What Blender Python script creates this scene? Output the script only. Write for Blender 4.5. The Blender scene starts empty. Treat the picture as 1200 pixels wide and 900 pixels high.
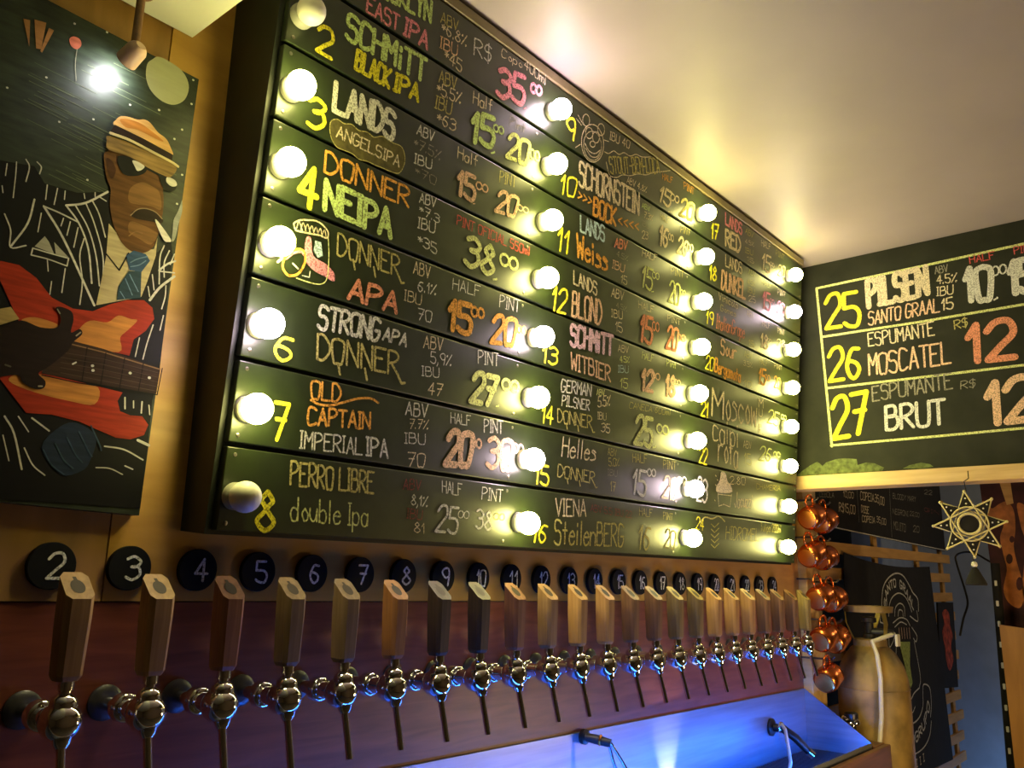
import bpy, bmesh, math, random
from mathutils import Vector, Matrix
from mathutils.geometry import tessellate_polygon
random.seed(7)
C = bpy.context.scene.collection
SC = bpy.context.scene
PI = math.pi

# ------------------------------------------------------------------ camera, world, exposure
FPX = 978.7
CAM = Vector((-0.4373, -1.4663, -0.0633))
YAW, PITCH, ROLL = 0.70654, 0.22287, -0.02101
fw = Vector((math.cos(PITCH) * math.cos(YAW), math.cos(PITCH) * math.sin(YAW), math.sin(PITCH)))
rt = fw.cross(Vector((0, 0, 1))).normalized()
dn = fw.cross(rt)
rt, dn = (math.cos(ROLL) * rt + math.sin(ROLL) * dn, -math.sin(ROLL) * rt + math.cos(ROLL) * dn)
cd = bpy.data.cameras.new('camera')
cam = bpy.data.objects.new('camera', cd)
C.objects.link(cam)
cd.sensor_width = 36
cd.lens = FPX / 1200 * 36
cd.clip_start = 0.02
cam.matrix_world = Matrix(((rt.x, -dn.x, -fw.x, CAM.x), (rt.y, -dn.y, -fw.y, CAM.y), (rt.z, -dn.z, -fw.z, CAM.z), (0, 0, 0, 1)))
SC.camera = cam
wd = bpy.data.worlds.new('world')
SC.world = wd
wd.use_nodes = True
wd.node_tree.nodes['Background'].inputs[0].default_value = (1.0, 0.72, 0.4, 1)
wd.node_tree.nodes['Background'].inputs[1].default_value = 0.004
SC.view_settings.view_transform = 'Standard'
SC.view_settings.look = 'None'
SC.view_settings.exposure = 0.0
SC.view_settings.gamma = 1.0
SC.view_settings.use_curve_mapping = False
BULB_L = 74.0          # radiance of a lit globe
WARM = (0.96, 0.86, 0.26)
COOL = (1.0, 0.76, 0.86)
LED_L = 95.0
FLOOR = -1.6
CEIL = 1.40
WY = 0.11              # main wall plane
XR = 3.52              # plane of the post at the end of the main wall
XH = 3.36              # plane of the header wall above the opening


def ray(px, py):
    return rt * ((px - 600) / FPX) + dn * ((py - 450) / FPX) + fw


def on_y(px, py, y):
    d = ray(px, py)
    return CAM + d * ((y - CAM.y) / d.y)


def on_x(px, py, x):
    d = ray(px, py)
    return CAM + d * ((x - CAM.x) / d.x)


# ------------------------------------------------------------------ materials
def new_mat(name):
    m = bpy.data.materials.new(name)
    m.use_nodes = True
    nt = m.node_tree
    b = nt.nodes['Principled BSDF']
    return m, nt, b


def rgba(c):
    return (c[0], c[1], c[2], 1)


def mat(name, col, rough=0.6, metal=0.0, var=0.0, scale=8.0, bump=0.0, spec=0.5, stretch=(1, 1, 1)):
    m, nt, b = new_mat(name)
    b.inputs['Base Color'].default_value = rgba(col)
    b.inputs['Roughness'].default_value = rough
    b.inputs['Metallic'].default_value = metal
    b.inputs['Specular IOR Level'].default_value = spec
    if var or bump:
        tc = nt.nodes.new('ShaderNodeTexCoord')
        mp = nt.nodes.new('ShaderNodeMapping')
        mp.inputs['Scale'].default_value = stretch
        nz = nt.nodes.new('ShaderNodeTexNoise')
        nz.inputs['Scale'].default_value = scale
        nz.inputs['Detail'].default_value = 6
        nt.links.new(tc.outputs['Object'], mp.inputs[0])
        nt.links.new(mp.outputs[0], nz.inputs['Vector'])
        if var:
            rp = nt.nodes.new('ShaderNodeValToRGB')
            rp.color_ramp.elements[0].position = 0.3
            rp.color_ramp.elements[1].position = 0.7
            rp.color_ramp.elements[0].color = rgba([max(0, c * (1 - var)) for c in col])
            rp.color_ramp.elements[1].color = rgba([min(1, c * (1 + var)) for c in col])
            nt.links.new(nz.outputs['Fac'], rp.inputs[0])
            nt.links.new(rp.outputs[0], b.inputs['Base Color'])
        if bump:
            bp_ = nt.nodes.new('ShaderNodeBump')
            bp_.inputs['Strength'].default_value = bump
            bp_.inputs['Distance'].default_value = 0.01
            nt.links.new(nz.outputs['Fac'], bp_.inputs['Height'])
            nt.links.new(bp_.outputs[0], b.inputs['Normal'])
    return m


def wood(name, c1, c2, rough=0.45, stretch=(1, 12, 12), scale=3.0, bump=0.15):
    m, nt, b = new_mat(name)
    b.inputs['Roughness'].default_value = rough
    tc = nt.nodes.new('ShaderNodeTexCoord')
    mp = nt.nodes.new('ShaderNodeMapping')
    mp.inputs['Scale'].default_value = stretch
    n1 = nt.nodes.new('ShaderNodeTexNoise')
    n1.inputs['Scale'].default_value = scale
    n1.inputs['Detail'].default_value = 8
    n1.inputs['Distortion'].default_value = 0.8
    rp = nt.nodes.new('ShaderNodeValToRGB')
    rp.color_ramp.elements[0].position = 0.32
    rp.color_ramp.elements[1].position = 0.68
    rp.color_ramp.elements[0].color = rgba(c1)
    rp.color_ramp.elements[1].color = rgba(c2)
    bp_ = nt.nodes.new('ShaderNodeBump')
    bp_.inputs['Strength'].default_value = bump
    bp_.inputs['Distance'].default_value = 0.003
    nt.links.new(tc.outputs['Object'], mp.inputs[0])
    nt.links.new(mp.outputs[0], n1.inputs['Vector'])
    nt.links.new(n1.outputs['Fac'], rp.inputs[0])
    nt.links.new(rp.outputs[0], b.inputs['Base Color'])
    nt.links.new(n1.outputs['Fac'], bp_.inputs['Height'])
    nt.links.new(bp_.outputs[0], b.inputs['Normal'])
    return m


def chalk(name, col, dust=0.35):
    m, nt, b = new_mat(name)
    b.inputs['Roughness'].default_value = 0.95
    b.inputs['Specular IOR Level'].default_value = 0.1
    tc = nt.nodes.new('ShaderNodeTexCoord')
    nz = nt.nodes.new('ShaderNodeTexNoise')
    nz.inputs['Scale'].default_value = 260
    nz.inputs['Detail'].default_value = 3
    rp = nt.nodes.new('ShaderNodeValToRGB')
    rp.color_ramp.elements[0].position = 0.34
    rp.color_ramp.elements[1].position = 0.56
    rp.color_ramp.elements[0].color = rgba([c * dust for c in col])
    rp.color_ramp.elements[1].color = rgba(col)
    nt.links.new(tc.outputs['Object'], nz.inputs['Vector'])
    nt.links.new(nz.outputs['Fac'], rp.inputs[0])
    nt.links.new(rp.outputs[0], b.inputs['Base Color'])
    return m


def emit(name, col, strength):
    m, nt, b = new_mat(name)
    b.inputs['Base Color'].default_value = (0.8, 0.8, 0.8, 1)
    b.inputs['Emission Color'].default_value = rgba(col)
    b.inputs['Emission Strength'].default_value = strength
    return m


M = {}
M['plaster'] = mat('ceiling_paint', (0.37, 0.315, 0.30), 0.5, var=0.05, scale=3, bump=0.05)
M['soffit'] = mat('soffit_paint', (0.55, 0.55, 0.42), 0.6, var=0.06, scale=4)
M['floor'] = mat('floor_concrete', (0.06, 0.05, 0.045), 0.5, var=0.3)
M['darkwall'] = mat('dark_wall', (0.10, 0.07, 0.05), 0.8, var=0.2)
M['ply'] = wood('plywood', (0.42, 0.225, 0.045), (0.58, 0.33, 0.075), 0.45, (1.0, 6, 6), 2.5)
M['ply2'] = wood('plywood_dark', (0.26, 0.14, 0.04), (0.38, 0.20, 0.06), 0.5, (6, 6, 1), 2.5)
M['redwood'] = wood('red_wood', (0.15, 0.034, 0.018), (0.24, 0.065, 0.032), 0.42, (1, 10, 10), 4)
M['pine'] = wood('pine', (0.55, 0.36, 0.14), (0.72, 0.52, 0.24), 0.55, (10, 1, 10), 3)
M['pinex'] = wood('pine_slat', (0.55, 0.29, 0.07), (0.72, 0.42, 0.12), 0.6, (1, 10, 10), 3)
M['black'] = mat('board_black', (0.016, 0.025, 0.008), 0.38, var=0.2, scale=30, spec=0.7)
M['boxblack'] = mat('box_black', (0.014, 0.018, 0.014), 0.5, var=0.3, scale=12)
M['groove'] = mat('groove_black', (0.006, 0.006, 0.004), 0.9)
M['rim'] = mat('rim_paint', (0.20, 0.16, 0.08), 0.5, var=0.2)
M['chalkwall'] = mat('chalkboard_green_black', (0.020, 0.022, 0.013), 0.75, var=0.35, scale=7, spec=0.3)
M['smudge'] = mat('green_smudge', (0.11, 0.14, 0.045), 0.95, var=0.6, scale=45)
M['chrome'] = mat('chrome', (0.82, 0.82, 0.84), 0.06, 1.0)
M['steel'] = mat('brushed_steel', (0.24, 0.28, 0.36), 0.42, 0.65, var=0.12, scale=3, stretch=(1, 1, 20))
M['steel2'] = mat('dark_steel', (0.10, 0.10, 0.11), 0.4, 0.8)
M['screw'] = mat('screw_steel', (0.35, 0.33, 0.28), 0.35, 1.0)
M['copper'] = mat('copper', (0.80, 0.23, 0.065), 0.27, 1.0, bump=0.06, scale=30)
M['copper2'] = mat('copper_brushed', (0.80, 0.30, 0.06), 0.42, 1.0)
M['socket'] = mat('socket_plastic', (0.30, 0.30, 0.26), 0.5)
M['warm'] = emit('bulb_warm', WARM, BULB_L)
M['cool'] = emit('bulb_cool', COOL, BULB_L)
M['off'] = mat('bulb_off', (0.80, 0.78, 0.70), 0.35)
M['fillw'] = emit('fill_warm_white', (1.0, 0.66, 0.25), 58.0)
M['fillb'] = emit('fill_back_room', (1.0, 0.74, 0.40), 50.0)
M['blue'] = emit('led_blue', (0.015, 0.16, 1.0), LED_L)
M['fillblue'] = emit('fill_blue_soft', (0.25, 0.50, 1.0), 12.0)
M['white_led'] = emit('led_white', (1.0, 0.95, 0.9), 40.0)
M['plastic'] = mat('black_plastic', (0.012, 0.012, 0.014), 0.35)
M['white'] = mat('white_plastic', (0.7, 0.68, 0.6), 0.5)
M['cream'] = mat('cream_plastic', (0.62, 0.42, 0.33), 0.4)
M['cloth'] = mat('black_cloth', (0.010, 0.009, 0.008), 0.95, var=0.3, scale=20)
M['gas'] = mat('gas_paint', (0.27, 0.18, 0.06), 0.5, var=0.7, scale=7, bump=0.3)
M['brass'] = mat('brass', (0.65, 0.52, 0.16), 0.35, 0.9)
M['bluewall'] = mat('pale_blue_wall', (0.40, 0.47, 0.56), 0.8, var=0.08)
M['teal'] = mat('dark_teal_wall', (0.03, 0.045, 0.045), 0.8, var=0.2)
M['brown'] = wood('brown_wood', (0.12, 0.055, 0.02), (0.20, 0.09, 0.035), 0.5)
M['disc'] = mat('disc_black', (0.006, 0.006, 0.006), 0.7, spec=0.15)
M['maroon'] = mat('maroon_paint', (0.055, 0.012, 0.010), 0.8, var=0.5, scale=10)
M['orange'] = mat('orange_paint', (0.46, 0.16, 0.04), 0.8, var=0.4, scale=18)
M['doorwood'] = wood('amber_wood', (0.30, 0.14, 0.03), (0.42, 0.21, 0.05), 0.5, (6, 6, 1))
M['straw'] = mat('straw', (0.62, 0.54, 0.26), 0.6)
M['redprint'] = mat('red_print', (0.42, 0.06, 0.02), 0.8, var=0.8, scale=25)
HCOL = {'tan': ((0.34, 0.19, 0.07), (0.46, 0.27, 0.11)), 'red': ((0.26, 0.10, 0.05), (0.38, 0.16, 0.08)),
        'grey': ((0.19, 0.12, 0.06), (0.28, 0.18, 0.09)), 'amber': ((0.34, 0.14, 0.04), (0.46, 0.20, 0.06)),
        'black': ((0.035, 0.022, 0.014), (0.07, 0.04, 0.025)), 'honey': ((0.46, 0.24, 0.06), (0.60, 0.34, 0.10)),
        'brown': ((0.20, 0.10, 0.035), (0.32, 0.16, 0.055)), 'olive': ((0.26, 0.18, 0.05), (0.38, 0.27, 0.08))}
for k, (a, b_) in HCOL.items():
    M['h_' + k] = wood('handle_' + k, [q * .75 for q in a], [q * .8 for q in b_], 0.6, (14, 14, 1), 5)
M['emblem'] = mat('burnt_emblem', (0.03, 0.018, 0.012), 0.7)
CH = {'W': (0.80, 0.80, 0.74), 'C': (0.85, 0.74, 0.52), 'Y': (0.90, 0.82, 0.06), 'G': (0.66, 0.85, 0.32), 'R': (0.72, 0.13, 0.12),
      'P': (0.90, 0.34, 0.42), 'O': (0.92, 0.46, 0.10), 'D': (0.36, 0.34, 0.27), 'B': (0.55, 0.74, 0.85), 'S': (0.88, 0.36, 0.22),
      'E': (0.92, 0.62, 0.42), 'V': (0.58, 0.52, 0.20), 'K': (0.90, 0.62, 0.74), 'M': (0.30, 0.10, 0.09), 'L': (0.80, 0.86, 0.36)}
CHM = {k: chalk('chalk_' + k, v) for k, v in CH.items()}
CHM['F'] = mat('chalk_fill', (0.10, 0.085, 0.025), 0.9, var=0.4, scale=60)


# ------------------------------------------------------------------ mesh builder
class MB:
    def __init__(s):
        s.v, s.f, s.mi, s.sm, s.mats = [], [], [], [], []
        s.lay = 0

    def mid(s, m):
        if m not in s.mats:
            s.mats.append(m)
        return s.mats.index(m)

    def add(s, vs, fs, m, smooth=False):
        o = len(s.v)
        i = s.mid(m)
        s.v += [tuple(v) for v in vs]
        for f in fs:
            s.f.append([o + k for k in f])
            s.mi.append(i)
            s.sm.append(smooth)

    def bm(s, bm, m, smooth=False, mtx=None):
        if mtx:
            bmesh.ops.transform(bm, matrix=mtx, verts=bm.verts)
        bm.verts.index_update()
        s.add([v.co.copy() for v in bm.verts], [[v.index for v in f.verts] for f in bm.faces], m, smooth)
        bm.free()

    def box(s, lo, hi, m, bev=0.0, mtx=None):
        bm = bmesh.new()
        bmesh.ops.create_cube(bm, size=1)
        for v in bm.verts:
            v.co = Vector([(lo[i] + hi[i]) / 2 + v.co[i] * (hi[i] - lo[i]) for i in range(3)])
        if bev:
            bmesh.ops.bevel(bm, geom=bm.edges[:], offset=bev, segments=2, affect='EDGES', profile=0.5)
        s.bm(bm, m, False, mtx)

    def hexa(s, p, m):      # 8 corners: bottom 4 ccw, top 4 ccw
        s.add(p, [(3, 2, 1, 0), (4, 5, 6, 7), (0, 1, 5, 4), (1, 2, 6, 5), (2, 3, 7, 6), (3, 0, 4, 7)], m)

    def cyl(s, a, b, r0, m, r1=None, n=24, cap=True):
        s.lathe(a, Vector(b) - Vector(a), [(0, r0), (1, r0 if r1 is None else r1)], m, n, cap, norm=True)

    def lathe(s, org, axis, prof, m, n=32, cap=True, norm=False):
        org = Vector(org)
        ax = Vector(axis)
        L = ax.length if norm else 1.0
        ax = ax.normalized()
        t = Vector((0, 0, 1)) if abs(ax.z) < 0.9 else Vector((1, 0, 0))
        e1 = ax.cross(t).normalized()
        e2 = ax.cross(e1)
        vs, fs = [], []
        for (h, r) in prof:
            for k in range(n):
                a = 2 * PI * k / n
                vs.append(org + ax * (h * L) + (e1 * math.cos(a) + e2 * math.sin(a)) * r)
        for i in range(len(prof) - 1):
            for k in range(n):
                k2 = (k + 1) % n
                fs.append((i * n + k, i * n + k2, (i + 1) * n + k2, (i + 1) * n + k))
        if cap:
            fs.append(tuple(reversed(range(n))))
            fs.append(tuple((len(prof) - 1) * n + k for k in range(n)))
        s.add(vs, fs, m, True)

    def ball(s, c, r, m, nu=24, nv=14, sc=(1, 1, 1)):
        bm = bmesh.new()
        bmesh.ops.create_uvsphere(bm, u_segments=nu, v_segments=nv, radius=r)
        for v in bm.verts:
            v.co = Vector((c[0] + v.co.x * sc[0], c[1] + v.co.y * sc[1], c[2] + v.co.z * sc[2]))
        s.bm(bm, m, True)

    def torus(s, c, ax, R, r, m, n=32, k=10):
        ax = Vector(ax).normalized()
        t = Vector((0, 0, 1)) if abs(ax.z) < 0.9 else Vector((1, 0, 0))
        e1 = ax.cross(t).normalized()
        e2 = ax.cross(e1)
        s.tube([Vector(c) + (e1 * math.cos(2 * PI * i / n) + e2 * math.sin(2 * PI * i / n)) * R for i in range(n)], r, m, k, True)

    def tube(s, pts, r, m, n=10, closed=False):
        pts = [Vector(p) for p in pts]
        N = len(pts)
        vs, fs = [], []
        prev = None
        for i, p in enumerate(pts):
            a = pts[(i - 1) % N] if (closed or i > 0) else p
            b = pts[(i + 1) % N] if (closed or i < N - 1) else p
            d = (b - a).normalized()
            if prev is None:
                t = Vector((0, 0, 1)) if abs(d.z) < 0.9 else Vector((1, 0, 0))
                e1 = d.cross(t).normalized()
            else:
                e1 = (prev - d * prev.dot(d)).normalized()
            prev = e1
            e2 = d.cross(e1)
            rr = r[i] if isinstance(r, (list, tuple)) else r
            for k in range(n):
                a_ = 2 * PI * k / n
                vs.append(p + (e1 * math.cos(a_) + e2 * math.sin(a_)) * rr)
        for i in range(N if closed else N - 1):
            j = (i + 1) % N
            for k in range(n):
                k2 = (k + 1) % n
                fs.append((i * n + k, i * n + k2, j * n + k2, j * n + k))
        if not closed:
            fs.append(tuple(reversed(range(n))))
            fs.append(tuple((N - 1) * n + k for k in range(n)))
        s.add(vs, fs, m, True)

    # flat drawing on a local surface: x = u, z = v, y = -w (w outwards)
    def stroke(s, pts, wd_, w, m, closed=False):
        pts = [Vector((p[0], p[1])) for p in pts]
        if closed:
            pts = pts + [pts[0]]
        h = wd_ / 2
        w0 = w
        for i in range(len(pts) - 1):
            s.lay = (s.lay + 1) % 40
            w = w0 + s.lay * 8e-6
            a, b = pts[i], pts[i + 1]
            d = b - a
            if d.length < 1e-7:
                continue
            nrm = Vector((-d.y, d.x)).normalized() * h
            q = [a - nrm, b - nrm, b + nrm, a + nrm]
            s.add([(p.x, -w, p.y) for p in q], [(0, 1, 2, 3)], m)
        for p in pts:
            s.lay = (s.lay + 1) % 40
            w = w0 + s.lay * 8e-6
            s.add([(p.x + h * math.cos(k * PI / 4), -w, p.y + h * math.sin(k * PI / 4)) for k in range(8)], [tuple(range(8))], m)

    def fill(s, pts, w, m):
        tri = tessellate_polygon([[Vector((p[0], p[1], 0)) for p in pts]])
        vs = [(p[0], -w, p[1]) for p in pts]
        out = []
        for t in tri:
            a, b, c = [Vector(pts[i]) for i in t]
            cr = (b.x - a.x) * (c.y - a.y) - (b.y - a.y) * (c.x - a.x)
            out.append(tuple(t) if cr > 0 else tuple(reversed(t)))
        s.add(vs, out, m)

    def build(s, name, parent=None, loc=None):
        me = bpy.data.meshes.new(name)
        me.from_pydata(s.v, [], s.f)
        for m in s.mats:
            me.materials.append(m)
        me.polygons.foreach_set('material_index', s.mi)
        me.polygons.foreach_set('use_smooth', s.sm)
        me.update()
        if any(s.sm):
            me.set_sharp_from_angle(angle=math.radians(40))
        o = bpy.data.objects.new(name, me)
        C.objects.link(o)
        if parent:
            o.parent = parent
        if loc:
            o.location = loc
        return o


def thing(name, label, cat, loc=(0, 0, 0), rot=(0, 0, 0), group=None):
    o = bpy.data.objects.new(name, None)
    o.empty_display_size = 0.05
    C.objects.link(o)
    o.location = loc
    o.rotation_euler = rot
    tag(o, label, cat, group)
    return o


def tag(o, label, cat, group=None):
    o['label'] = label
    o['category'] = cat
    if group:
        o['group'] = group
    return o


def struct(o):
    o['kind'] = 'structure'
    return o


def dup(root, loc):
    r = root.copy()
    C.objects.link(r)
    r.location = loc
    for ch in list(root.children):
        c = ch.copy()
        C.objects.link(c)
        c.parent = r
        for g in list(ch.children):
            d = g.copy()
            C.objects.link(d)
            d.parent = c
    return r


def catmull(pts, n=5, closed=False):
    P = [Vector((p[0], p[1])) for p in pts]
    N = len(P)
    out = []
    rng = N if closed else N - 1
    for i in range(rng):
        p0 = P[(i - 1) % N] if (closed or i > 0) else P[0] * 2 - P[1]
        p1, p2 = P[i % N], P[(i + 1) % N]
        p3 = P[(i + 2) % N] if (closed or i + 2 < N) else P[-1] * 2 - P[-2]
        for k in range(n):
            t = k / n
            out.append(0.5 * ((2 * p1) + (p2 - p0) * t + (2 * p0 - 5 * p1 + 4 * p2 - p3) * t * t + (3 * p1 - p0 - 3 * p2 + p3) * t ** 3))
    if not closed:
        out.append(P[-1])
    return out


# ------------------------------------------------------------------ single-stroke hand lettering, grid x 0-6, y 0-9 (z=-1 y=-2 x=-3)
GL = {
 'A': '00 39 60|13 53', 'B': '00 09|~09 49 57 45 05|~05 55 62 40 00', 'C': '~68 49 19 05 03 10 40 61', 'D': '00 09|~09 39 66 63 30 00',
 'E': '69 09 00 60|05 45', 'F': '69 09 00|05 45', 'G': '~68 49 19 05 03 10 40 62|62 64 34', 'H': '00 09|60 69|05 65', 'I': '10 19|09 29|00 20',
 'J': '~59 53 40 20 02', 'K': '00 09|69 04 60', 'L': '09 00 60', 'M': '00 09 34 69 60', 'N': '00 09 60 69',
 'O': '~39 08 04 10 30 50 64 68 39', 'P': '00 09|~09 49 67 45 04', 'Q': '~39 08 04 10 30 50 64 68 39|42 60', 'R': '00 09|~09 49 67 45 04|24 60',
 'S': '~68 49 19 07 15 45 63 50 20 01', 'T': '09 69|39 30', 'U': '~09 03 10 50 63 69', 'V': '09 30 69', 'W': '09 10 36 50 69', 'X': '09 60|00 69',
 'Y': '09 35 69|35 30', 'Z': '09 69 00 60',
 '0': '~39 08 04 10 30 50 64 68 39', '1': '06 29 20', '2': '~07 29 59 66 33 00|00 60', '3': '~08 39 67 45 25|~25 55 62 30 01',
 '4': '49 03 63|49 40', '5': '59 09 05|~05 45 63 50 20 01', '6': '~58 28 04 11 30 52 44 15 04', '7': '09 69 20|15 55',
 '8': '~39 17 26 44 62 30 02 24 46 57 39', '9': '~65 34 07 29 59 66 50',
 'a': '~54 25 03 10 40 54|55 50', 'b': '09 00|~04 35 53 40 10 01', 'c': '~54 25 03 11 30 51', 'd': '59 50|~54 25 03 10 40 53',
 'e': '~03 53 35 03 10 40 51', 'f': '~49 28 20|05 45', 'g': '~54 25 03 11 41 54|~55 5z 3y 0z', 'h': '09 00|~04 35 54 50', 'i': '15 10|17 18',
 'j': '~35 3z 1y|37 38', 'l': '19 10', 'm': '05 00|~03 15 34 30|~33 45 64 60', 'n': '05 00|~03 25 54 50', 'o': '~35 13 21 30 51 53 35',
 'p': '05 0x|~04 35 53 40 10 01', 'r': '05 00|~03 25 55', 's': '~54 25 14 43 51 20 00', 't': '28 20|05 45', 'u': '~05 02 20 41 55|55 50',
 'w': '05 10 34 50 65', 'z': '05 55 00 50', 'v': '05 30 65',
 'k': '09 00|55 02 50',
 ',': '~11 10 0y', '.': '00 01', '*': '23 27|04 46|06 44', '$': '~58 29 07 15 45 53 30 01|3a 3z', '-': '04 44', '%': '00 69|~18 07 17 18|~51 50 61 51',
 ' ': '', '>': '08 44 00', '<': '48 04 40', 'i.': '15 10', '@': '~25 05 02 10 30 42 45 25|~75 55 52 60 80 92 95 75',
}
WID = {'I': 2, 'i': 2.2, 'l': 2.2, '1': 2.6, '.': 0.8, ',': 1.4, ' ': 2.6, '-': 4, '*': 4, '>': 4, '<': 4, '@': 9, 'j': 4, 't': 4.5, 'r': 5, 'f': 4.5, '$': 6,
       'a': 5, 'b': 5, 'c': 5, 'd': 5, 'e': 5, 'g': 5, 'h': 5, 'n': 5, 'o': 5, 'p': 5, 's': 5, 'u': 5, 'z': 5, 'k': 5}


def yv(c):
    return {'z': -1, 'y': -2, 'x': -3, 'a': 10}.get(c, None) if not c.isdigit() else int(c)


GP = {}
for ch, sdef in GL.items():
    st = []
    for part in sdef.split('|'):
        part = part.strip()
        if not part:
            continue
        sm = part.startswith('~')
        pts = [(int(t[0]), yv(t[1])) for t in part.lstrip('~').split()]
        if sm:
            pts = catmull(pts, 4)
        st.append([(p[0], p[1]) for p in pts])
    GP[ch] = st


GP['@'] = [[(c + 2.1 * math.cos(2 * PI * k / 12), 4.5 + 4.3 * math.sin(2 * PI * k / 12)) for k in range(13)] for c in (2.2, 6.8)]


class Surf:
    """a flat surface; pix() turns a photo pixel into its local (u, v)"""
    def __init__(s, mtx):
        s.m = mtx
        s.inv = mtx.inverted()

    def pix(s, px, py):
        o = s.inv @ CAM
        d = s.inv.to_3x3() @ ray(px, py)
        t = -o.y / d.y
        p = o + d * t
        return Vector((p.x, p.z))

    def txt(s, mb, string, BL, BR, TL, col, thick=0.11, w=0.0012, gap=1.7, jit=0.12):
        p0, p1, p2 = s.pix(*BL), s.pix(*BR), s.pix(*TL)
        tot = 0
        xs = []
        for c in string:
            xs.append(tot)
            tot += WID.get(c, 6) + gap
        tot -= gap
        a = (p1 - p0) / max(tot, 0.1)
        b = (p2 - p0) / 9
        m = CHM[col] if isinstance(col, str) else col
        for c, x0 in zip(string, xs):
            jx, jy = random.uniform(-jit, jit), random.uniform(-jit, jit) * 2
            for stt in GP.get(c, []):
                pts = [p0 + a * (x0 + x + jx) + b * (y + jy) for x, y in stt]
                mb.stroke(pts, thick * (p2 - p0).length, w, m)

    def line(s, mb, pxs, wpx, col, w=0.0012, smooth=False, closed=False):
        P = [s.pix(*p) for p in pxs]
        sc_ = (s.pix(pxs[0][0], pxs[0][1] + 4) - s.pix(pxs[0][0], pxs[0][1])).length / 4
        if smooth:
            P = catmull(P, 5, closed)
        mb.stroke(P, wpx * sc_, w, CHM[col] if isinstance(col, str) else col, closed)

    def area(s, mb, pxs, col, w=0.0012, smooth=False):
        P = [s.pix(*p) for p in pxs]
        if smooth:
            P = catmull(P, 4, True)
        mb.fill([(p.x, p.y) for p in P], w, CHM[col] if isinstance(col, str) else col)


# ================================================================== ROOM
b = MB(); b.box((-3.5, -4.0, FLOOR - 0.1), (8.5, 1.6, FLOOR), M['floor']); struct(b.build('floor'))
b = MB(); b.box((-3.5, -4.0, CEIL), (8.5, 1.6, CEIL + 0.1), M['plaster']); struct(b.build('ceiling'))
b = MB(); b.box((-3.5, WY + 0.0125, FLOOR), (XR, WY + 0.1, CEIL), M['darkwall']); struct(b.build('wall_front'))  # carcass behind the plywood
b = MB(); b.box((-3.5, -4.0, FLOOR), (-3.4, WY + 0.012, CEIL), M['darkwall']); struct(b.build('wall_left'))
b = MB(); b.box((-3.4, -4.0, FLOOR), (8.5, -3.9, CEIL), M['darkwall']); struct(b.build('wall_back'))
b = MB()
b.box((XH, -3.9, 0.40), (XH + 0.1, WY + 0.012, CEIL), M['darkwall'])
struct(b.build('wall_right'))
b = MB(); b.box((7.2, -3.9, FLOOR), (7.3, 1.6, CEIL), M['bluewall']); struct(b.build('wall_far'))
b = MB(); b.box((XR + 0.1, 0.60, FLOOR), (5.75, 0.70, CEIL), M['teal']); struct(b.build('wall_behind_lattice'))
b = MB(); b.box((5.75, 0.60, FLOOR), (7.2, 0.70, CEIL), M['bluewall']); struct(b.build('wall_behind_corner'))
b = MB(); b.box((-3.4, -3.9, 1.03), (0.305, 0.078, CEIL), M['soffit']); struct(b.build('trim_1'))     # dropped ceiling, left
for (nm, lx, ly, lz_, rad, mk, lab) in (('back_room_fill', 5.5, -1.7, 0.75, 0.10, 'fillb', 'warm globe fill lamp added in the room behind the pine beam'),):  # added lamp, out of view, to brighten the lattice and banner
    r_ = thing(nm, lab, 'fill lamp', (lx, ly, CEIL))
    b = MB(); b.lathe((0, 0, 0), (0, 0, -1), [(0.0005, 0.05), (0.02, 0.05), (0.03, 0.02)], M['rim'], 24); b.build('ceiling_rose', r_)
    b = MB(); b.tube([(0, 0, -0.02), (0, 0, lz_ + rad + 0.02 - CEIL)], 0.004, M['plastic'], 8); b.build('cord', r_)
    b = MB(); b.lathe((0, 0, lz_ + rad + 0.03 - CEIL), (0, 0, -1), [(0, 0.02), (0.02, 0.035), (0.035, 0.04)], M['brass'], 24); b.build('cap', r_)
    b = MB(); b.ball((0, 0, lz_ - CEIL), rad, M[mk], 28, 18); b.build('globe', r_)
r_ = thing('bar_fill_lamp', 'low warm globe fill lamp added across from the beer taps', 'floor lamp', (2.9, -1.3, FLOOR))  # added out of view to bring warm light onto taps and plywood
b = MB(); b.lathe((0, 0, 0), (0, 0, 1), [(0, 0.15), (0.015, 0.15), (0.025, 0.13), (0.03, 0.02)], M['steel2'], 32); b.build('base', r_)
b = MB(); b.tube([(0, 0, 0.03), (0, 0, 0.71)], 0.012, M['steel2'], 12); b.build('pole', r_)
b = MB(); b.lathe((0, 0, 0.70), (0, 0, 1), [(0, 0.02), (0.01, 0.05), (0.03, 0.06)], M['brass'], 24); b.build('cup', r_)
b = MB(); b.ball((0, 0, 0.84), 0.12, M['fillw'], 28, 18); b.build('globe', r_)
# plywood cladding of the main wall: two sheets that meet in a seam under the painting
xs_ = on_y(129, 620, WY).x
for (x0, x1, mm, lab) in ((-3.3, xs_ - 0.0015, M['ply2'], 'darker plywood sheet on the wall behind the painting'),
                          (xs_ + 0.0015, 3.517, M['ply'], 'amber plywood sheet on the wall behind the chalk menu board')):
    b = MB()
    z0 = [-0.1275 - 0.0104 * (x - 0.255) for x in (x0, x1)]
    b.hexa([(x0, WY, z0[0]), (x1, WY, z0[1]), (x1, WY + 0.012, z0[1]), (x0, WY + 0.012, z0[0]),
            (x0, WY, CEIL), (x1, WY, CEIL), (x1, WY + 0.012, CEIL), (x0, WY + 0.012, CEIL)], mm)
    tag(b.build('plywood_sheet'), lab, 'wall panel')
b = MB()
x0, x1 = -3.3, 3.517
zt = [-0.1295 - 0.0104 * (x - 0.255) for x in (x0, x1)]
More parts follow.
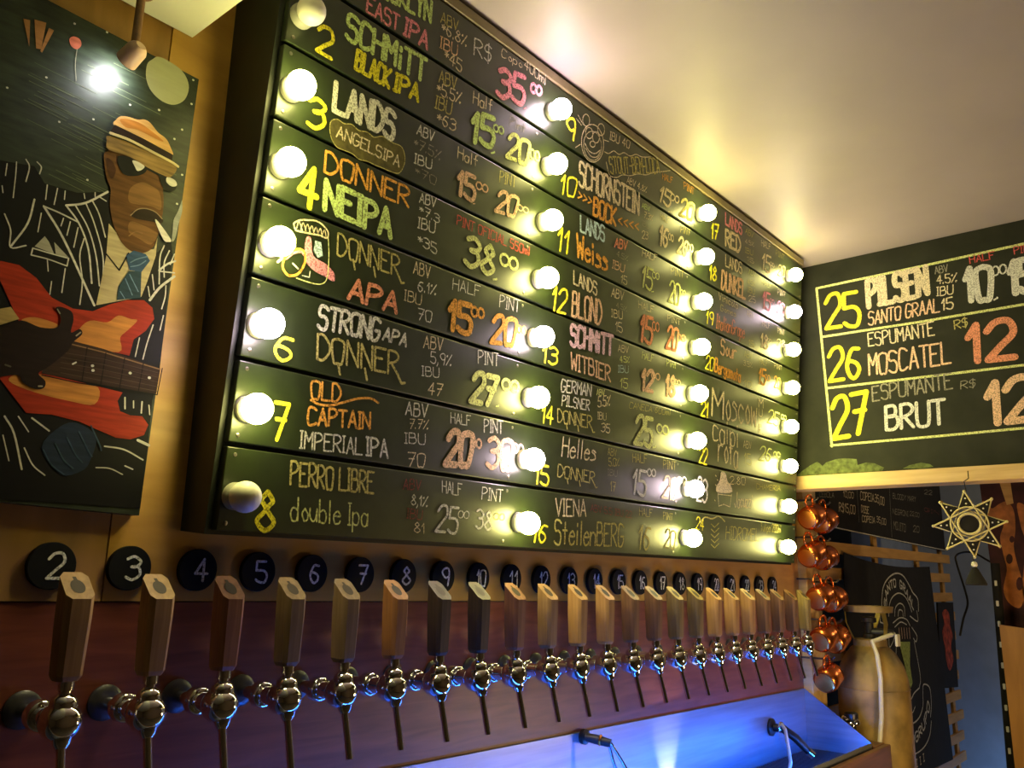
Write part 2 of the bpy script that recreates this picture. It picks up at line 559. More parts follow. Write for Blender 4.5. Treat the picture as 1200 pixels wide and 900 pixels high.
b.hexa([(x0, WY + 0.003, FLOOR), (x1, WY + 0.003, FLOOR), (x1, WY + 0.012, FLOOR), (x0, WY + 0.012, FLOOR),
        (x0, WY + 0.003, zt[0]), (x1, WY + 0.003, zt[1]), (x1, WY + 0.012, zt[1]), (x0, WY + 0.012, zt[0])], M['redwood'])
tag(b.build('tap_panel'), 'long reddish wooden panel behind the row of beer taps', 'wall panel')

# ================================================================== MENU BOARD
LEAN = 0.08188
BH, RH = 1.36, 0.17
U0, U1 = 0.425, 3.205
BMAT = Matrix.Rotation(LEAN, 4, 'X')
board = thing('menu_board', 'large black chalk menu board of eight planks listing the numbered beers', 'menu board', (0, 0, 0), (LEAN, 0, 0))
S = Surf(BMAT)


def back_y(v):      # local y of the wall plane at board height v
    return (WY - 0.0005) / math.cos(LEAN) + v * math.tan(LEAN)


b = MB()
zb, zt_ = -0.004, BH + 0.012
b.hexa([(U0 - 0.012, 0.02, zb), (U1 + 0.012, 0.02, zb), (U1 + 0.012, back_y(zb), zb), (U0 - 0.012, back_y(zb), zb),
        (U0 - 0.012, 0.02, zt_), (U1 + 0.012, 0.02, zt_), (U1 + 0.012, back_y(zt_), zt_), (U0 - 0.012, back_y(zt_), zt_)], M['boxblack'])
b.build('board_box', board)
b = MB()
b.box((U0 - 0.012, -0.003, BH + 0.001), (U1 + 0.012, 0.02, BH + 0.030), M['rim'], 0.003)
b.build('top_rim', board)
planks = []
for k in range(8):
    b = MB()
    z1 = BH - RH * k - 0.005
    z0_ = BH - RH * (k + 1) + 0.005
    b.box((U0, 0.0, z0_), (U1, 0.0195, z1), M['black'], 0.002)
    pl = b.build('menu_plank', board)
    planks.append(pl)
    for u in (U0 + 0.018, 1.255, 2.15, U1 - 0.018):
        for v in (z0_ + 0.014, z1 - 0.014):
            if k == 0 and u < 0.5:
                continue
            b = MB()
            b.lathe((u, 0.0, v), (0, -1, 0), [(-0.001, 0.0042), (0.0008, 0.0042), (0.0012, 0.0034)], M['screw'], 10)
            b.build('screw', pl)

# text: (string, bottom-left, bottom-right, top-left, colour, stroke)
N_, B_, X_ = 0.09, 0.17, 0.22
T = {}
T[1, 1] = [('BROOKLYN', (426, -16), (504, 26), (428, -42), 'G', B_), ('EAST', (429, 14), (466, 36), (431, -4), 'P', 0.15), ('IPA', (473, 40), (500, 58), (476, 21), 'P', 0.18),
  ('ABV', (516, 26), (536, 36), (517, 14), 'V', .11), ('*6.8%', (517, 38), (546, 55), (518, 25), 'C', .11), ('IBU', (515, 56), (535, 65), (516, 43), 'E', .11), ('*45', (520, 70), (540, 85), (522, 57), 'C', .11),
  ('R$', (555, 64), (576, 74), (556, 45), 'W', .09), ('Copo', (587, 66), (611, 80), (588, 57), 'C', .10), ('400ml', (614, 80), (639, 100), (615, 69), 'C', .10),
  ('35', (582, 111), (613, 123), (586, 79), 'P', .19), (',', (614, 126), (617, 127), (614, 120), 'P', .3), ('@', (621, 108), (634, 113), (622, 97), 'P', .3)]
T[2, 1] = [('2', (371, 59), (388, 69), (374, 28), 'Y', .15), ('SCHMiTT', (405, 45), (497, 96), (408, 17), 'G', .19), ('BLACK', (416, 80), (455, 103), (419, 59), 'Y', .22), ('IPA', (461, 105), (489, 119), (464, 86), 'Y', .22),
  ('ABV', (514, 96), (534, 105), (515, 82), 'V', .10), ('*5.5%', (511, 109), (539, 122), (513, 96), 'C', .11), ('IBU', (509, 126), (528, 134), (511, 112), 'V', .11), ('*63', (511, 144), (533, 154), (513, 131), 'C', .11),
  ('Half', (554, 121), (576, 131), (555, 107), 'C', .10), ('15', (551, 164), (577, 173), (555, 131), 'G', .20), (',', (575, 178), (580, 179), (575, 171), 'G', .3), ('@', (578, 154), (590, 158), (578, 145), 'G', .25),
  ('Pint', (597, 147), (615, 156), (598, 136), 'D', .10), ('20', (593, 184), (617, 193), (597, 157), 'L', .18), ('@', (621, 186), (632, 190), (621, 174), 'L', .2)]
T[3, 1] = [('3', (360, 147), (379, 152), (363, 113), 'Y', .15), ('LANDS', (391, 129), (460, 163), (394, 97), 'W', .21), ('ANGELSIPA', (394, 160), (467, 196), (396, 147), 'C', .14),
  ('ABV', (488, 157), (507, 166), (490, 146), 'W', .13), ('*7.5%', (484, 172), (515, 188), (486, 161), 'D', .10), ('IBU', (485, 191), (505, 198), (486, 180), 'W', .13), ('*70', (486, 205), (510, 217), (487, 195), 'D', .10),
  ('Half', (536, 185), (559, 196), (537, 172), 'C', .10), ('15', (535, 227), (555, 236), (538, 200), 'E', .20), ('@', (557, 221), (571, 227), (558, 212), 'E', .22), (',', (554, 238), (557, 239), (554, 234), 'E', .3),
  ('PINT', (585, 213), (604, 220), (586, 200), 'V', .09), ('20', (580, 247), (603, 254), (585, 224), 'E', .18), ('@', (606, 246), (619, 251), (606, 239), 'E', .22)]
T[4, 1] = [('4', (349, 238), (369, 246), (355, 193), 'Y', .16), ('DONNER', (380, 201), (478, 243), (382, 177), 'O', .14), ('NEIPA', (380, 245), (457, 279), (382, 212), 'G', .22),
  ('ABV', (491, 237), (510, 243), (492, 226), 'W', .13), ('*7.3', (491, 250), (514, 262), (492, 240), 'W', .12), ('IBU', (489, 267), (509, 273), (490, 255), 'W', .13), ('*35', (489, 286), (511, 298), (490, 274), 'W', .13),
  ('PINT OFICIAL 550ml', (535, 263), (620, 300), (536, 252), 'R', .11), ('38', (544, 310), (577, 324), (549, 277), 'L', .18), (',', (578, 326), (583, 328), (579, 319), 'L', .3), ('@', (585, 310), (606, 318), (586, 296), 'L', .24)]
T[5, 1] = [('DONNER', (395, 298), (467, 324), (396, 273), 'V', .10), ('APA', (408, 349), (464, 366), (412, 326), 'S', .22), ('ABV', (484, 320), (503, 326), (485, 306), 'C', .10), ('6.1%', (489, 341), (510, 346), (490, 329), 'W', .12),
  ('IBU', (473, 352), (493, 357), (474, 340), 'C', .10), ('70', (489, 374), (505, 378), (490, 361), 'W', .10), ('HALF', (530, 339), (562, 348), (531, 326), 'W', .09),
  ('15', (525, 385), (551, 391), (528, 352), 'O', .22), ('@', (552, 371), (567, 374), (552, 359), 'O', .26), (',', (549, 390), (553, 391), (550, 385), 'E', .3), ('PINT', (585, 360), (608, 366), (586, 346), 'W', .08),
  ('20', (575, 401), (602, 404), (579, 370), 'O', .18), ('@', (606, 390), (616, 392), (606, 381), 'O', .26)]
T[6, 1] = [('6', (321, 420), (344, 424), (325, 391), 'Y', .14), ('STRONG', (372, 384), (443, 399), (375, 358), 'W', .17), ('APA', (448, 398), (475, 406), (451, 384), 'W', .20), ('DONNER', (371, 421), (466, 440), (372, 392), 'V', .11),
  ('ABV', (496, 407), (518, 411), (497, 393), 'C', .10), ('5,9%', (504, 425), (528, 429), (505, 412), 'W', .10), ('IBU', (494, 440), (514, 442), (494, 429), 'W', .12), ('47', (501, 462), (517, 464), (503, 448), 'C', .10),
  ('PINT', (560, 426), (584, 429), (560, 411), 'W', .10), ('27', (551, 469), (579, 475), (556, 436), 'L', .22), ('@', (587, 456), (607, 460), (588, 443), 'L', .28), (',', (581, 475), (585, 476), (581, 470), 'L', .3)]
T[7, 1] = [('7', (319, 514), (335, 516), (323, 471), 'Y', .12), ('OLD', (364, 467), (398, 471), (365, 446), 'O', .14), ('CAPTAIN', (360, 497), (433, 503), (361, 477), 'O', .16), ('IMPERIAL', (351, 525), (424, 533), (352, 505), 'W', .11), ('IPA', (429, 533), (454, 537), (429, 512), 'W', .14),
  ('ABV', (475, 486), (500, 489), (476, 471), 'W', .12), ('7.7%', (479, 502), (501, 503), (480, 491), 'C', .10), ('IBU', (474, 519), (498, 521), (474, 507), 'W', .12), ('70', (477, 546), (497, 547), (478, 530), 'C', .09),
  ('HALF', (528, 496), (551, 499), (528, 484), 'W', .11), ('PINT', (567, 506), (589, 508), (567, 491), 'W', .11), ('20', (521, 543), (550, 545), (526, 505), 'E', .22), ('@', (551, 524), (564, 526), (551, 513), 'E', .24), ('30', (570, 547), (598, 550), (573, 512), 'E', .17), ('@', (601, 530), (613, 532), (601, 519), 'E', .2)]
T[8, 1] = [('8', (300, 620), (320, 622), (304, 574), 'Y', .13), ('PERRO LIBRE', (340, 568), (437, 578), (341, 541), 'V', .11), ('double Ipa', (340, 609), (430, 616), (341, 582), 'L', .08),
  ('ABV', (472, 573), (492, 575), (473, 561), 'M', .12), ('8,1%', (481, 591), (500, 594), (482, 579), 'W', .12), ('IBU', (476, 607), (494, 609), (477, 596), 'M', .12), ('81', (485, 624), (497, 625), (485, 612), 'C', .10),
  ('HALF', (518, 577), (541, 581), (518, 563), 'W', .10), ('25', (510, 622), (535, 624), (514, 592), 'W', .11), ('@', (536, 607), (549, 608), (537, 598), 'W', .14), ('PINT', (564, 585), (588, 588), (565, 571), 'W', .09), ('38', (557, 618), (575, 622), (559, 596), 'W', .12), ('@', (578, 609), (591, 610), (579, 601), 'V', .12)]
T[1, 2] = [('9', (663, 163), (673, 165), (664, 139), 'Y', .14), ('IBU 40', (714, 163), (737, 174), (715, 154), 'C', .11), ('STOUT-BEM-LOCA', (715, 203), (773, 203), (713, 184), 'V', .10), ('ABV 4.8%', (734, 214), (757, 226), (735, 207), 'C', .12),
  ('HALF', (776, 210), (788, 215), (776, 203), 'O', .12), ('PINT', (801, 221), (813, 228), (801, 213), 'O', .10), ('15', (771, 234), (784, 243), (775, 218), 'C', .16), ('@', (785, 234), (795, 239), (786, 226), 'C', .2), (',', (783, 247), (787, 249), (784, 243), 'C', .3), ('20', (796, 252), (811, 258), (799, 233), 'V', .16)]
T[2, 2] = [('10', (656, 227), (673, 231), (659, 205), 'Y', .11), ('SCHORNSTEIN', (678, 216), (748, 251), (679, 189), 'C', .14), ('>>>', (677, 232), (693, 240), (678, 224), 'O', .22), ('BOCK', (695, 252), (721, 264), (696, 232), 'O', .18), ('<<<<', (724, 262), (748, 270), (724, 253), 'O', .2),
  ('ABV', (752, 243), (761, 248), (752, 237), 'G', .12), ('7.3%', (754, 255), (764, 259), (755, 248), 'C', .12), ('IBU', (752, 264), (760, 268), (752, 258), 'D', .12), ('23', (752, 279), (759, 281), (752, 270), 'C', .11),
  ('HALF', (774, 257), (784, 262), (774, 250), 'V', .10), ('16', (772, 286), (782, 290), (774, 264), 'C', .16), ('@', (783, 281), (789, 284), (783, 273), 'C', .2), ('PINT', (797, 272), (808, 276), (798, 265), 'V', .10), ('26', (793, 296), (804, 300), (796, 278), 'C', .15), ('@', (805, 294), (812, 296), (805, 285), 'C', .2)]
T[3, 2] = [('11', (652, 292), (665, 297), (655, 266), 'Y', .11), ('LANDS', (680, 271), (708, 283), (680, 253), 'B', .16), ('Weiss', (676, 300), (711, 318), (676, 274), 'O', .14), ('ABV', (720, 289), (734, 293), (721, 279), 'S', .2), ('4.5%', (722, 300), (735, 306), (723, 294), 'D', .12), ('IBU', (717, 314), (731, 319), (718, 305), 'E', .12), ('15', (727, 331), (734, 334), (728, 322), 'C', .10),
  ('HALF', (752, 300), (769, 306), (753, 293), 'C', .13), ('15', (751, 334), (763, 340), (754, 311), 'L', .12), (',', (763, 341), (766, 342), (763, 337), 'L', .3), ('@', (764, 326), (772, 328), (764, 318), 'L', .15), ('PINT', (786, 321), (801, 326), (786, 313), 'V', .09), ('20', (783, 353), (795, 357), (785, 329), 'L', .10), ('@', (797, 345), (803, 347), (797, 339), 'L', .16)]
T[4, 2] = [('12', (646, 363), (662, 367), (649, 336), 'Y', .12), ('LANDS', (672, 332), (699, 346), (672, 317), 'C', .15), ('BLOND', (670, 370), (704, 380), (671, 342), 'E', .12), ('ABV', (716, 347), (730, 352), (717, 337), 'C', .12), ('4.5%', (722, 360), (734, 365), (722, 354), 'D', .12), ('IBU', (716, 371), (729, 374), (716, 362), 'C', .12), ('15', (721, 388), (729, 390), (721, 377), 'C', .10),
  ('HALF', (748, 361), (766, 367), (748, 353), 'C', .11), ('15', (749, 398), (763, 402), (752, 369), 'S', .16), ('@', (764, 387), (772, 389), (764, 376), 'S', .16), ('PINT', (782, 376), (797, 381), (782, 369), 'C', .09), ('20', (780, 408), (792, 411), (783, 383), 'S', .14), ('@', (793, 399), (803, 401), (793, 391), 'S', .18)]
T[5, 2] = [('13', (635, 424), (652, 428), (637, 404), 'Y', .15), ('SCHMiTT', (668, 404), (717, 416), (669, 381), 'K', .22), ('WITBIER', (669, 432), (715, 447), (669, 413), 'E', .13), ('ABV', (724, 412), (736, 414), (724, 404), 'C', .11), ('4.5%', (726, 424), (737, 425), (726, 417), 'L', .14), ('IBU', (724, 436), (736, 437), (724, 428), 'B', .11), ('15', (726, 454), (735, 455), (727, 443), 'L', .11),
  ('HALF', (752, 420), (765, 424), (753, 412), 'L', .10), ('12', (751, 456), (764, 459), (753, 433), 'E', .22), ('@', (763, 444), (773, 446), (763, 436), 'E', .2), ('Pint', (781, 429), (792, 432), (781, 421), 'L', .10), ('18', (779, 462), (790, 465), (781, 439), 'E', .2), ('@', (790, 450), (797, 452), (790, 444), 'E', .2)]
T[6, 2] = [('14', (634, 494), (647, 497), (636, 474), 'Y', .13), ('GERMAN', (657, 459), (692, 464), (658, 445), 'W', .13), ('PILSNER', (658, 475), (690, 481), (659, 463), 'W', .13), ('DONNER', (653, 494), (693, 502), (653, 479), 'V', .11), ('ABV', (699, 463), (708, 464), (699, 456), 'L', .15), ('5.5%', (700, 477), (714, 475), (701, 465), 'C', .11), ('IBU', (700, 491), (710, 492), (700, 483), 'C', .11), ('35', (704, 506), (714, 507), (705, 496), 'C', .11),
  ('CANECA 600ml', (737, 478), (785, 487), (738, 471), 'V', .09), ('25', (743, 519), (763, 522), (746, 487), 'L', .17), ('@', (769, 507), (783, 510), (769, 496), 'L', .22), (',', (765, 523), (769, 524), (766, 517), 'L', .3)]
T[7, 2] = [('15', (626, 566), (642, 569), (628, 544), 'Y', .14), ('Helles', (658, 534), (697, 540), (660, 512), 'C', .09), ('DONNER', (653, 558), (696, 567), (654, 544), 'V', .11), ('ABV', (712, 533), (722, 535), (712, 525), 'V', .10), ('5.0%', (713, 546), (725, 546), (713, 537), 'V', .10), ('IBU', (712, 557), (723, 558), (712, 550), 'D', .10), ('17', (715, 575), (721, 576), (715, 564), 'V', .10),
  ('HALF', (741, 541), (758, 543), (741, 531), 'V', .11), ('15', (740, 578), (756, 581), (743, 550), 'W', .12), ('@', (758, 558), (768, 559), (758, 549), 'W', .2), ('PINT', (777, 549), (792, 551), (777, 539), 'V', .09), ('20', (775, 583), (791, 585), (778, 558), 'C', .09), ('@', (793, 567), (804, 568), (793, 558), 'C', .12)]
T[8, 2] = [('16', (623, 634), (639, 637), (627, 612), 'Y', .13), ('VIENA', (651, 604), (686, 605), (651, 584), 'C', .10), ('ABV 5.5 IBU 22', (692, 599), (740, 607), (692, 591), 'M', .11), ('SteilenBERG', (649, 637), (730, 640), (650, 609), 'V', .09), ('HALF', (749, 604), (764, 606), (749, 595), 'V', .10), ('16', (747, 643), (761, 645), (750, 615), 'V', .09), ('PINT', (777, 608), (788, 610), (777, 600), 'V', .09), ('20', (778, 641), (790, 644), (780, 620), 'F', .09)]
T[1, 3] = [('17', (833, 279), (841, 281), (834, 262), 'Y', .12), ('LANDS', (850, 263), (869, 275), (850, 250), 'P', .2), ('RED', (850, 287), (867, 296), (850, 269), 'C', .2), ('ABV', (873, 273), (882, 279), (874, 267), 'V', .10), ('4.5%', (873, 285), (883, 289), (873, 280), 'C', .10), ('IBU', (873, 296), (882, 299), (873, 290), 'V', .10), ('15', (875, 305), (883, 309), (875, 300), 'C', .10),
  ('HALF', (892, 288), (903, 293), (892, 281), 'C', .10), ('15', (892, 315), (902, 320), (894, 297), 'C', .12), ('@', (902, 311), (907, 314), (902, 306), 'C', .14), ('PINT', (909, 299), (919, 305), (909, 293), 'V', .09), ('20', (911, 322), (919, 325), (912, 310), 'C', .10)]
T[2, 3] = [('18', (831, 327), (839, 329), (832, 311), 'Y', .15), ('LANDS', (850, 312), (869, 321), (850, 299), 'C', .13), ('DUNKEL', (845, 338), (873, 350), (846, 318), 'E', .18), ('ABV', (877, 321), (885, 324), (877, 315), 'L', .10), ('4.5%', (876, 333), (884, 336), (876, 327), 'V', .10), ('IBU', (876, 342), (884, 345), (876, 336), 'V', .10), ('25', (877, 353), (885, 355), (877, 346), 'C', .12),
  ('HALF', (893, 334), (904, 338), (893, 329), 'L', .10), ('15', (893, 361), (902, 364), (894, 342), 'P', .14), ('@', (902, 354), (907, 357), (902, 349), 'P', .15), ('PINT', (911, 345), (920, 348), (911, 339), 'C', .09), ('20', (910, 366), (918, 369), (911, 353), 'P', .12)]
T[3, 3] = [('19', (827, 379), (835, 381), (828, 365), 'Y', .12), ('Vinicola', (842, 351), (864, 362), (842, 342), 'C', .10), ('Gomes', (844, 364), (862, 371), (844, 357), 'V', .10), ('ItalianGrape', (839, 384), (872, 396), (840, 368), 'S', .10), ('ABV', (875, 370), (883, 373), (875, 363), 'V', .09), ('15', (877, 405), (883, 407), (877, 398), 'V', .09),
  ('HALF', (893, 382), (902, 385), (893, 376), 'C', .09), ('18', (891, 407), (899, 410), (892, 391), 'C', .16), ('@', (899, 400), (904, 402), (899, 396), 'C', .14), ('PINT', (911, 390), (919, 393), (911, 384), 'C', .10), ('28', (910, 405), (920, 407), (910, 397), 'C', .12)]
T[4, 3] = [('20', (826, 432), (835, 435), (828, 417), 'Y', .11), ('Sour', (844, 414), (862, 421), (845, 397), 'E', .13), ('Bergamota', (837, 435), (867, 448), (838, 420), 'O', .17), ('ABV', (872, 418), (881, 421), (872, 411), 'V', .09), ('3.5%', (871, 428), (881, 431), (871, 422), 'C', .10), ('10', (871, 452), (880, 455), (872, 445), 'V', .09),
  ('HALF', (890, 426), (899, 429), (890, 420), 'V', .09), ('15', (888, 449), (896, 451), (890, 432), 'O', .15), ('@', (896, 445), (902, 447), (896, 438), 'O', .14), ('PINT', (907, 431), (916, 434), (907, 426), 'C', .09), ('20', (907, 454), (914, 456), (907, 441), 'O', .10)]
T[5, 3] = [('21', (821, 487), (829, 489), (822, 470), 'Y', .15), ('M', (834, 487), (847, 491), (835, 456), 'C', .11), ('oscow', (849, 491), (886, 500), (850, 451), 'C', .06), ('M', (889, 477), (894, 478), (889, 467), 'C', .13), ('U', (889, 487), (893, 488), (889, 479), 'C', .13), ('L', (889, 498), (892, 498), (889, 490), 'C', .13), ('E', (889, 508), (892, 508), (889, 500), 'C', .13),
  ('25', (899, 495), (912, 499), (901, 480), 'L', .10), ('@', (915, 491), (921, 493), (915, 485), 'L', .15)]
T[6, 3] = [('22', (819, 542), (828, 544), (820, 524), 'Y', .11), ('C', (835, 515), (841, 517), (835, 498), 'C', .10), ('aipi', (843, 518), (865, 524), (843, 489), 'C', .06), ('rota', (841, 540), (864, 547), (842, 506), 'C', .055), ('ABV', (871, 524), (880, 526), (871, 516), 'C', .10), ('15', (872, 543), (880, 544), (872, 531), 'V', .08), ('26', (889, 539), (903, 541), (891, 523), 'L', .10), ('@', (906, 535), (914, 536), (906, 529), 'L', .13)]
T[7, 3] = [('23', (816, 587), (828, 589), (817, 560), 'W', .10), ('2.80', (855, 567), (873, 568), (855, 558), 'C', .10), ('Jacuzzi', (860, 594), (881, 595), (861, 577), 'C', .08), ('CHAMERIA', (886, 573), (914, 575), (886, 567), 'V', .09)]
T[8, 3] = [('24', (815, 620), (824, 622), (816, 606), 'Y', .09), ('HIDROMEL', (850, 632), (889, 634), (851, 617), 'V', .08), ('Tulipa 200ml', (891, 622), (915, 624), (891, 613), 'V', .09)]
NAMEL = {1: 'left', 2: 'middle', 3: 'right'}
for (row, col), items in T.items():
    nmb = {'number': MB(), 'name': MB(), 'strength': MB(), 'price': MB(), 'second_price': MB()}
    stt_ = 'number' if items[0][0].isdigit() else 'name'
    for qi, it in enumerate(items):
        s_, BL, BR, TL, cc, th = it
        if qi == 1 and stt_ == 'number':
            stt_ = 'name'
        if s_.startswith('ABV'):
            stt_ = 'strength'
        if stt_ != 'second_price' and s_.upper().split(' ')[0] in ('HALF', 'PINT', 'R$', 'CANECA', 'CHAMERIA', 'TULIPA') or (stt_ == 'name' and s_[0].isdigit()):
            stt_ = 'price'
        if stt_ == 'price' and s_.upper() == 'PINT' and (row, col) != (6, 1):
            stt_ = 'second_price'
        if (row, col) == (1, 2) and s_ == 'IBU 40':
            S.txt(nmb['strength'], s_, BL, BR, TL, cc, th)
            continue
        if (row, col) == (6, 3) and s_ == '26':
            stt_ = 'price'
        b = nmb[stt_]
        S.txt(b, s_, BL, BR, TL, cc, th)
        if s_ == 'DONNER' and cc == 'V':        # long tail of the lettering
            dx = (BR[0] - BL[0]) / 6
            h_ = BL[1] - TL[1]
            for q in (1, 3):
                S.line(b, [(BL[0] + dx * (q + .55), BL[1] + (BR[1] - BL[1]) * (q + .5) / 6), (BL[0] + dx * (q + .7), BL[1] + h_ * .45 + (BR[1] - BL[1]) * (q + .5) / 6)], th * h_, cc)
            S.line(b, [BR, (BR[0] + dx * .25, BR[1] + h_ * .32), (BR[0] + dx * .5, BR[1] + h_ * .3)], th * h_, cc)
    b = nmb['name']
    if (row, col) == (3, 1):        # cloud behind ANGELSIPA
        S.area(b, [(386, 150), (388, 142), (395, 140), (403, 145), (412, 146), (420, 153), (430, 155), (438, 161), (448, 160), (459, 167), (470, 172), (474, 183), (473, 194), (467, 203), (457, 201), (448, 197), (440, 194), (430, 189), (421, 187), (412, 180), (402, 176), (394, 172), (388, 162)], 'F', 0.0008, True)
        S.line(b, [(386, 150), (388, 142), (395, 140), (403, 145), (412, 146), (420, 153), (430, 155), (438, 161), (448, 160), (459, 167), (470, 172), (474, 183), (473, 194), (467, 203), (457, 201), (448, 197), (440, 194), (430, 189), (421, 187), (412, 180), (402, 176), (394, 172), (388, 162)], 1.1, 'V', 0.001, True, True)
    if (row, col) == (5, 1):        # drawing of a foaming beer mug with a pink scarf and an orange ring handle
        S.line(b, [(346, 270), (344, 262), (352, 258), (360, 258), (370, 259), (378, 264), (384, 272), (383, 279), (374, 276), (364, 274), (354, 272), (346, 270)], 2.0, 'C', 0.0012, True)
        for q in range(7):
            S.line(b, [(347 + q * 5, 268 + q * 1.2), (350 + q * 5, 260 + q * 1.6), (354 + q * 4.6, 271 + q * 1.0)], 1.3, 'C', 0.0012, True)
        S.line(b, [(384, 276), (385, 300), (383, 325), (376, 333), (362, 331), (347, 326)], 1.3, 'L', 0.0012, True)
        S.area(b, [(369, 282), (376, 284), (378, 300), (372, 302), (367, 294)], 'B')
        S.area(b, [(358, 280), (364, 279), (367, 300), (381, 309), (391, 320), (391, 330), (380, 324), (366, 316), (357, 303)], 'P', 0.0012, True)
        S.line(b, [(335, 303), (343, 297), (352, 295), (357, 300)], 3, 'P', 0.0012, True)
        S.line(b, [(346, 292), (355, 294), (357, 306), (350, 320), (338, 323), (331, 314), (333, 303), (340, 297)], 3.0, 'O', 0.0014, True, True)
        S.line(b, [(325, 307), (334, 300), (343, 296)], 3, 'C', 0.0012, True)
        S.line(b, [(354, 323), (362, 325), (363, 318)], 1.2, 'W')
        S.line(b, [(343, 309), (349, 315)], 2, 'W')
    if (row, col) == (7, 1):
        S.line(b, [(364, 469), (374, 474), (388, 475), (404, 471), (420, 467), (434, 467), (443, 472)], 3.0, 'O', 0.0012, True)
    if (row, col) == (1, 2):        # cartoon bear face and wavy lines
        cx, cy = 694, 168
        ell = lambda ex, ey, rx, ry, n=14: [(ex + rx * math.cos(2 * PI * q / n), ey + ry * math.sin(2 * PI * q / n) + .12 * rx * math.cos(2 * PI * q / n)) for q in range(n)]
        S.line(b, ell(cx, cy, 13, 22), 1.1, 'C', 0.0012, True, True)
        S.line(b, ell(cx, cy + 3, 10.5, 17), 0.8, 'C', 0.0012, True, True)
        S.line(b, ell(686.5, 141, 4, 7), 1.0, 'C', 0.0012, True, True)
        S.line(b, ell(704, 152, 4, 7), 1.0, 'C', 0.0012, True, True)
        S.line(b, ell(690, 156, 4.2, 6.5), 1.0, 'C', 0.0012, True, True)
        S.line(b, ell(698, 161, 4.0, 6.5), 1.0, 'C', 0.0012, True, True)
        S.line(b, ell(694, 169, 3, 3.5), 1.0, 'C', 0.0012, True, True)
        S.line(b, [(685, 168), (690, 177), (697, 180), (703, 176)], 1.2, 'C', 0.0012, True)
        S.line(b, [(686, 174), (692, 183), (699, 184), (703, 178)], 1.0, 'C', 0.0012, True)
        for l in ([(677, 135), (683, 146)], [(675, 139), (681, 147)], [(674, 173), (680, 169)], [(707, 164), (713, 166)]):
            S.line(b, l, 0.8, 'C')
        S.line(b, [(708, 178), (713, 180), (719, 177), (725, 181), (731, 179), (738, 183), (745, 181), (752, 184), (762, 184)], 1.0, 'C', 0.0012, True)
        S.line(b, [(710, 190), (714, 205), (722, 208), (729, 205), (738, 206), (747, 204), (757, 205), (766, 202), (777, 201), (785, 200)], 1.0, 'C', 0.0012, True)
    if (row, col) == (7, 3):        # cup with whipped top
        S.area(b, [(845, 553), (850, 555), (852, 563), (856, 569), (857, 577), (841, 577), (839, 571), (843, 563)], 'C', 0.0012, True)
        S.line(b, [(841, 578), (842, 593), (848, 591), (855, 594), (857, 579)], 1.2, 'C')
        S.line(b, [(841, 579), (857, 581)], 1.0, 'C')
        for q in ((838, 557), (840, 562), (838, 568), (837, 586)):
            S.line(b, [q, (q[0] + 1, q[1] + 1)], 1.2, 'C')
    if (row, col) == (8, 3):        # hop cone scribble
        S.line(b, [(820, 612), (826, 606), (834, 608), (842, 605), (849, 611)], 1.6, 'V', 0.0012, True)
        for q in range(5):
            S.line(b, [(833, 614 + q * 6), (837, 618 + q * 6), (842, 613 + q * 6)], 1.2, 'V')
    for kk, bb in nmb.items():
        if bb.v:
            bb.build('chalk_' + kk.replace('second_', ''), planks[row - 1])['label'] = 'chalk %s of entry %d' % ({'price': 'first price', 'second_price': 'pint price'}.get(kk, kk), row + 8 * (col - 1))

# ------------------------------------------------------------------ globe bulbs
BO = 0.040
BR = 0.0305
bulb_root = None
UB = [0.453, 1.308, 2.211, 3.036]
coolset = {(6, 0), (1, 1), (5, 1), (7, 1), (7, 2), (2, 3)}
offset_ = {(2, 0), (8, 0)}


def bulb_mesh(mname):
    b = MB()
    b.ball((0, 0, 0), BR, M[mname], 24, 16)
    return b


g_mesh = {}
ordn = ['topmost', 'second from the top', 'third from the top', 'fourth from the top', 'fifth from the top', 'sixth from the top', 'second from the bottom', 'lowest']
ring = MB()
ring.lathe((0, BO - 0.001, 0), (0, -1, 0), [(0, 0.027), (0.010, 0.027), (0.013, 0.025), (0.022, 0.019)], M['socket'], 24)
ring_o = None
for c in range(4):
    for k in range(1, 9):
        if c == 0 and k == 1:
            continue
        key = 'off' if (k, c) in offset_ else ('cool' if (k, c) in coolset else 'warm')
        v = BH - RH * (k - .5) - 0.0135
        P = BMAT @ Vector((UB[c], -BO, v))
        if c < 3:
            n = k + 8 * c
            if key == 'off':
                lab = 'unlit white globe bulb by the chalk number %d on the black menu board' % n
            else:
                lab = 'glowing %s globe bulb by the chalk number %d on the black menu board' % ('pinkish white' if key == 'cool' else 'yellowish white', n)
        else:
            lab = '%s globe bulb, %s in the column at the board\'s right end' % ('pinkish white' if key == 'cool' else 'yellowish white', ordn[k - 1])
        r = thing('globe_bulb', lab, 'light bulb', P, (LEAN, 0, 0), 'globe bulbs on the menu board')
        if key not in g_mesh:
            g_mesh[key] = bulb_mesh(key).build('globe', r)
        else:
            o = g_mesh[key].copy(); C.objects.link(o); o.parent = r
        if ring_o is None:
            ring_o = ring.build('socket_ring', r)
        else:
            o = ring_o.copy(); C.objects.link(o); o.parent = r

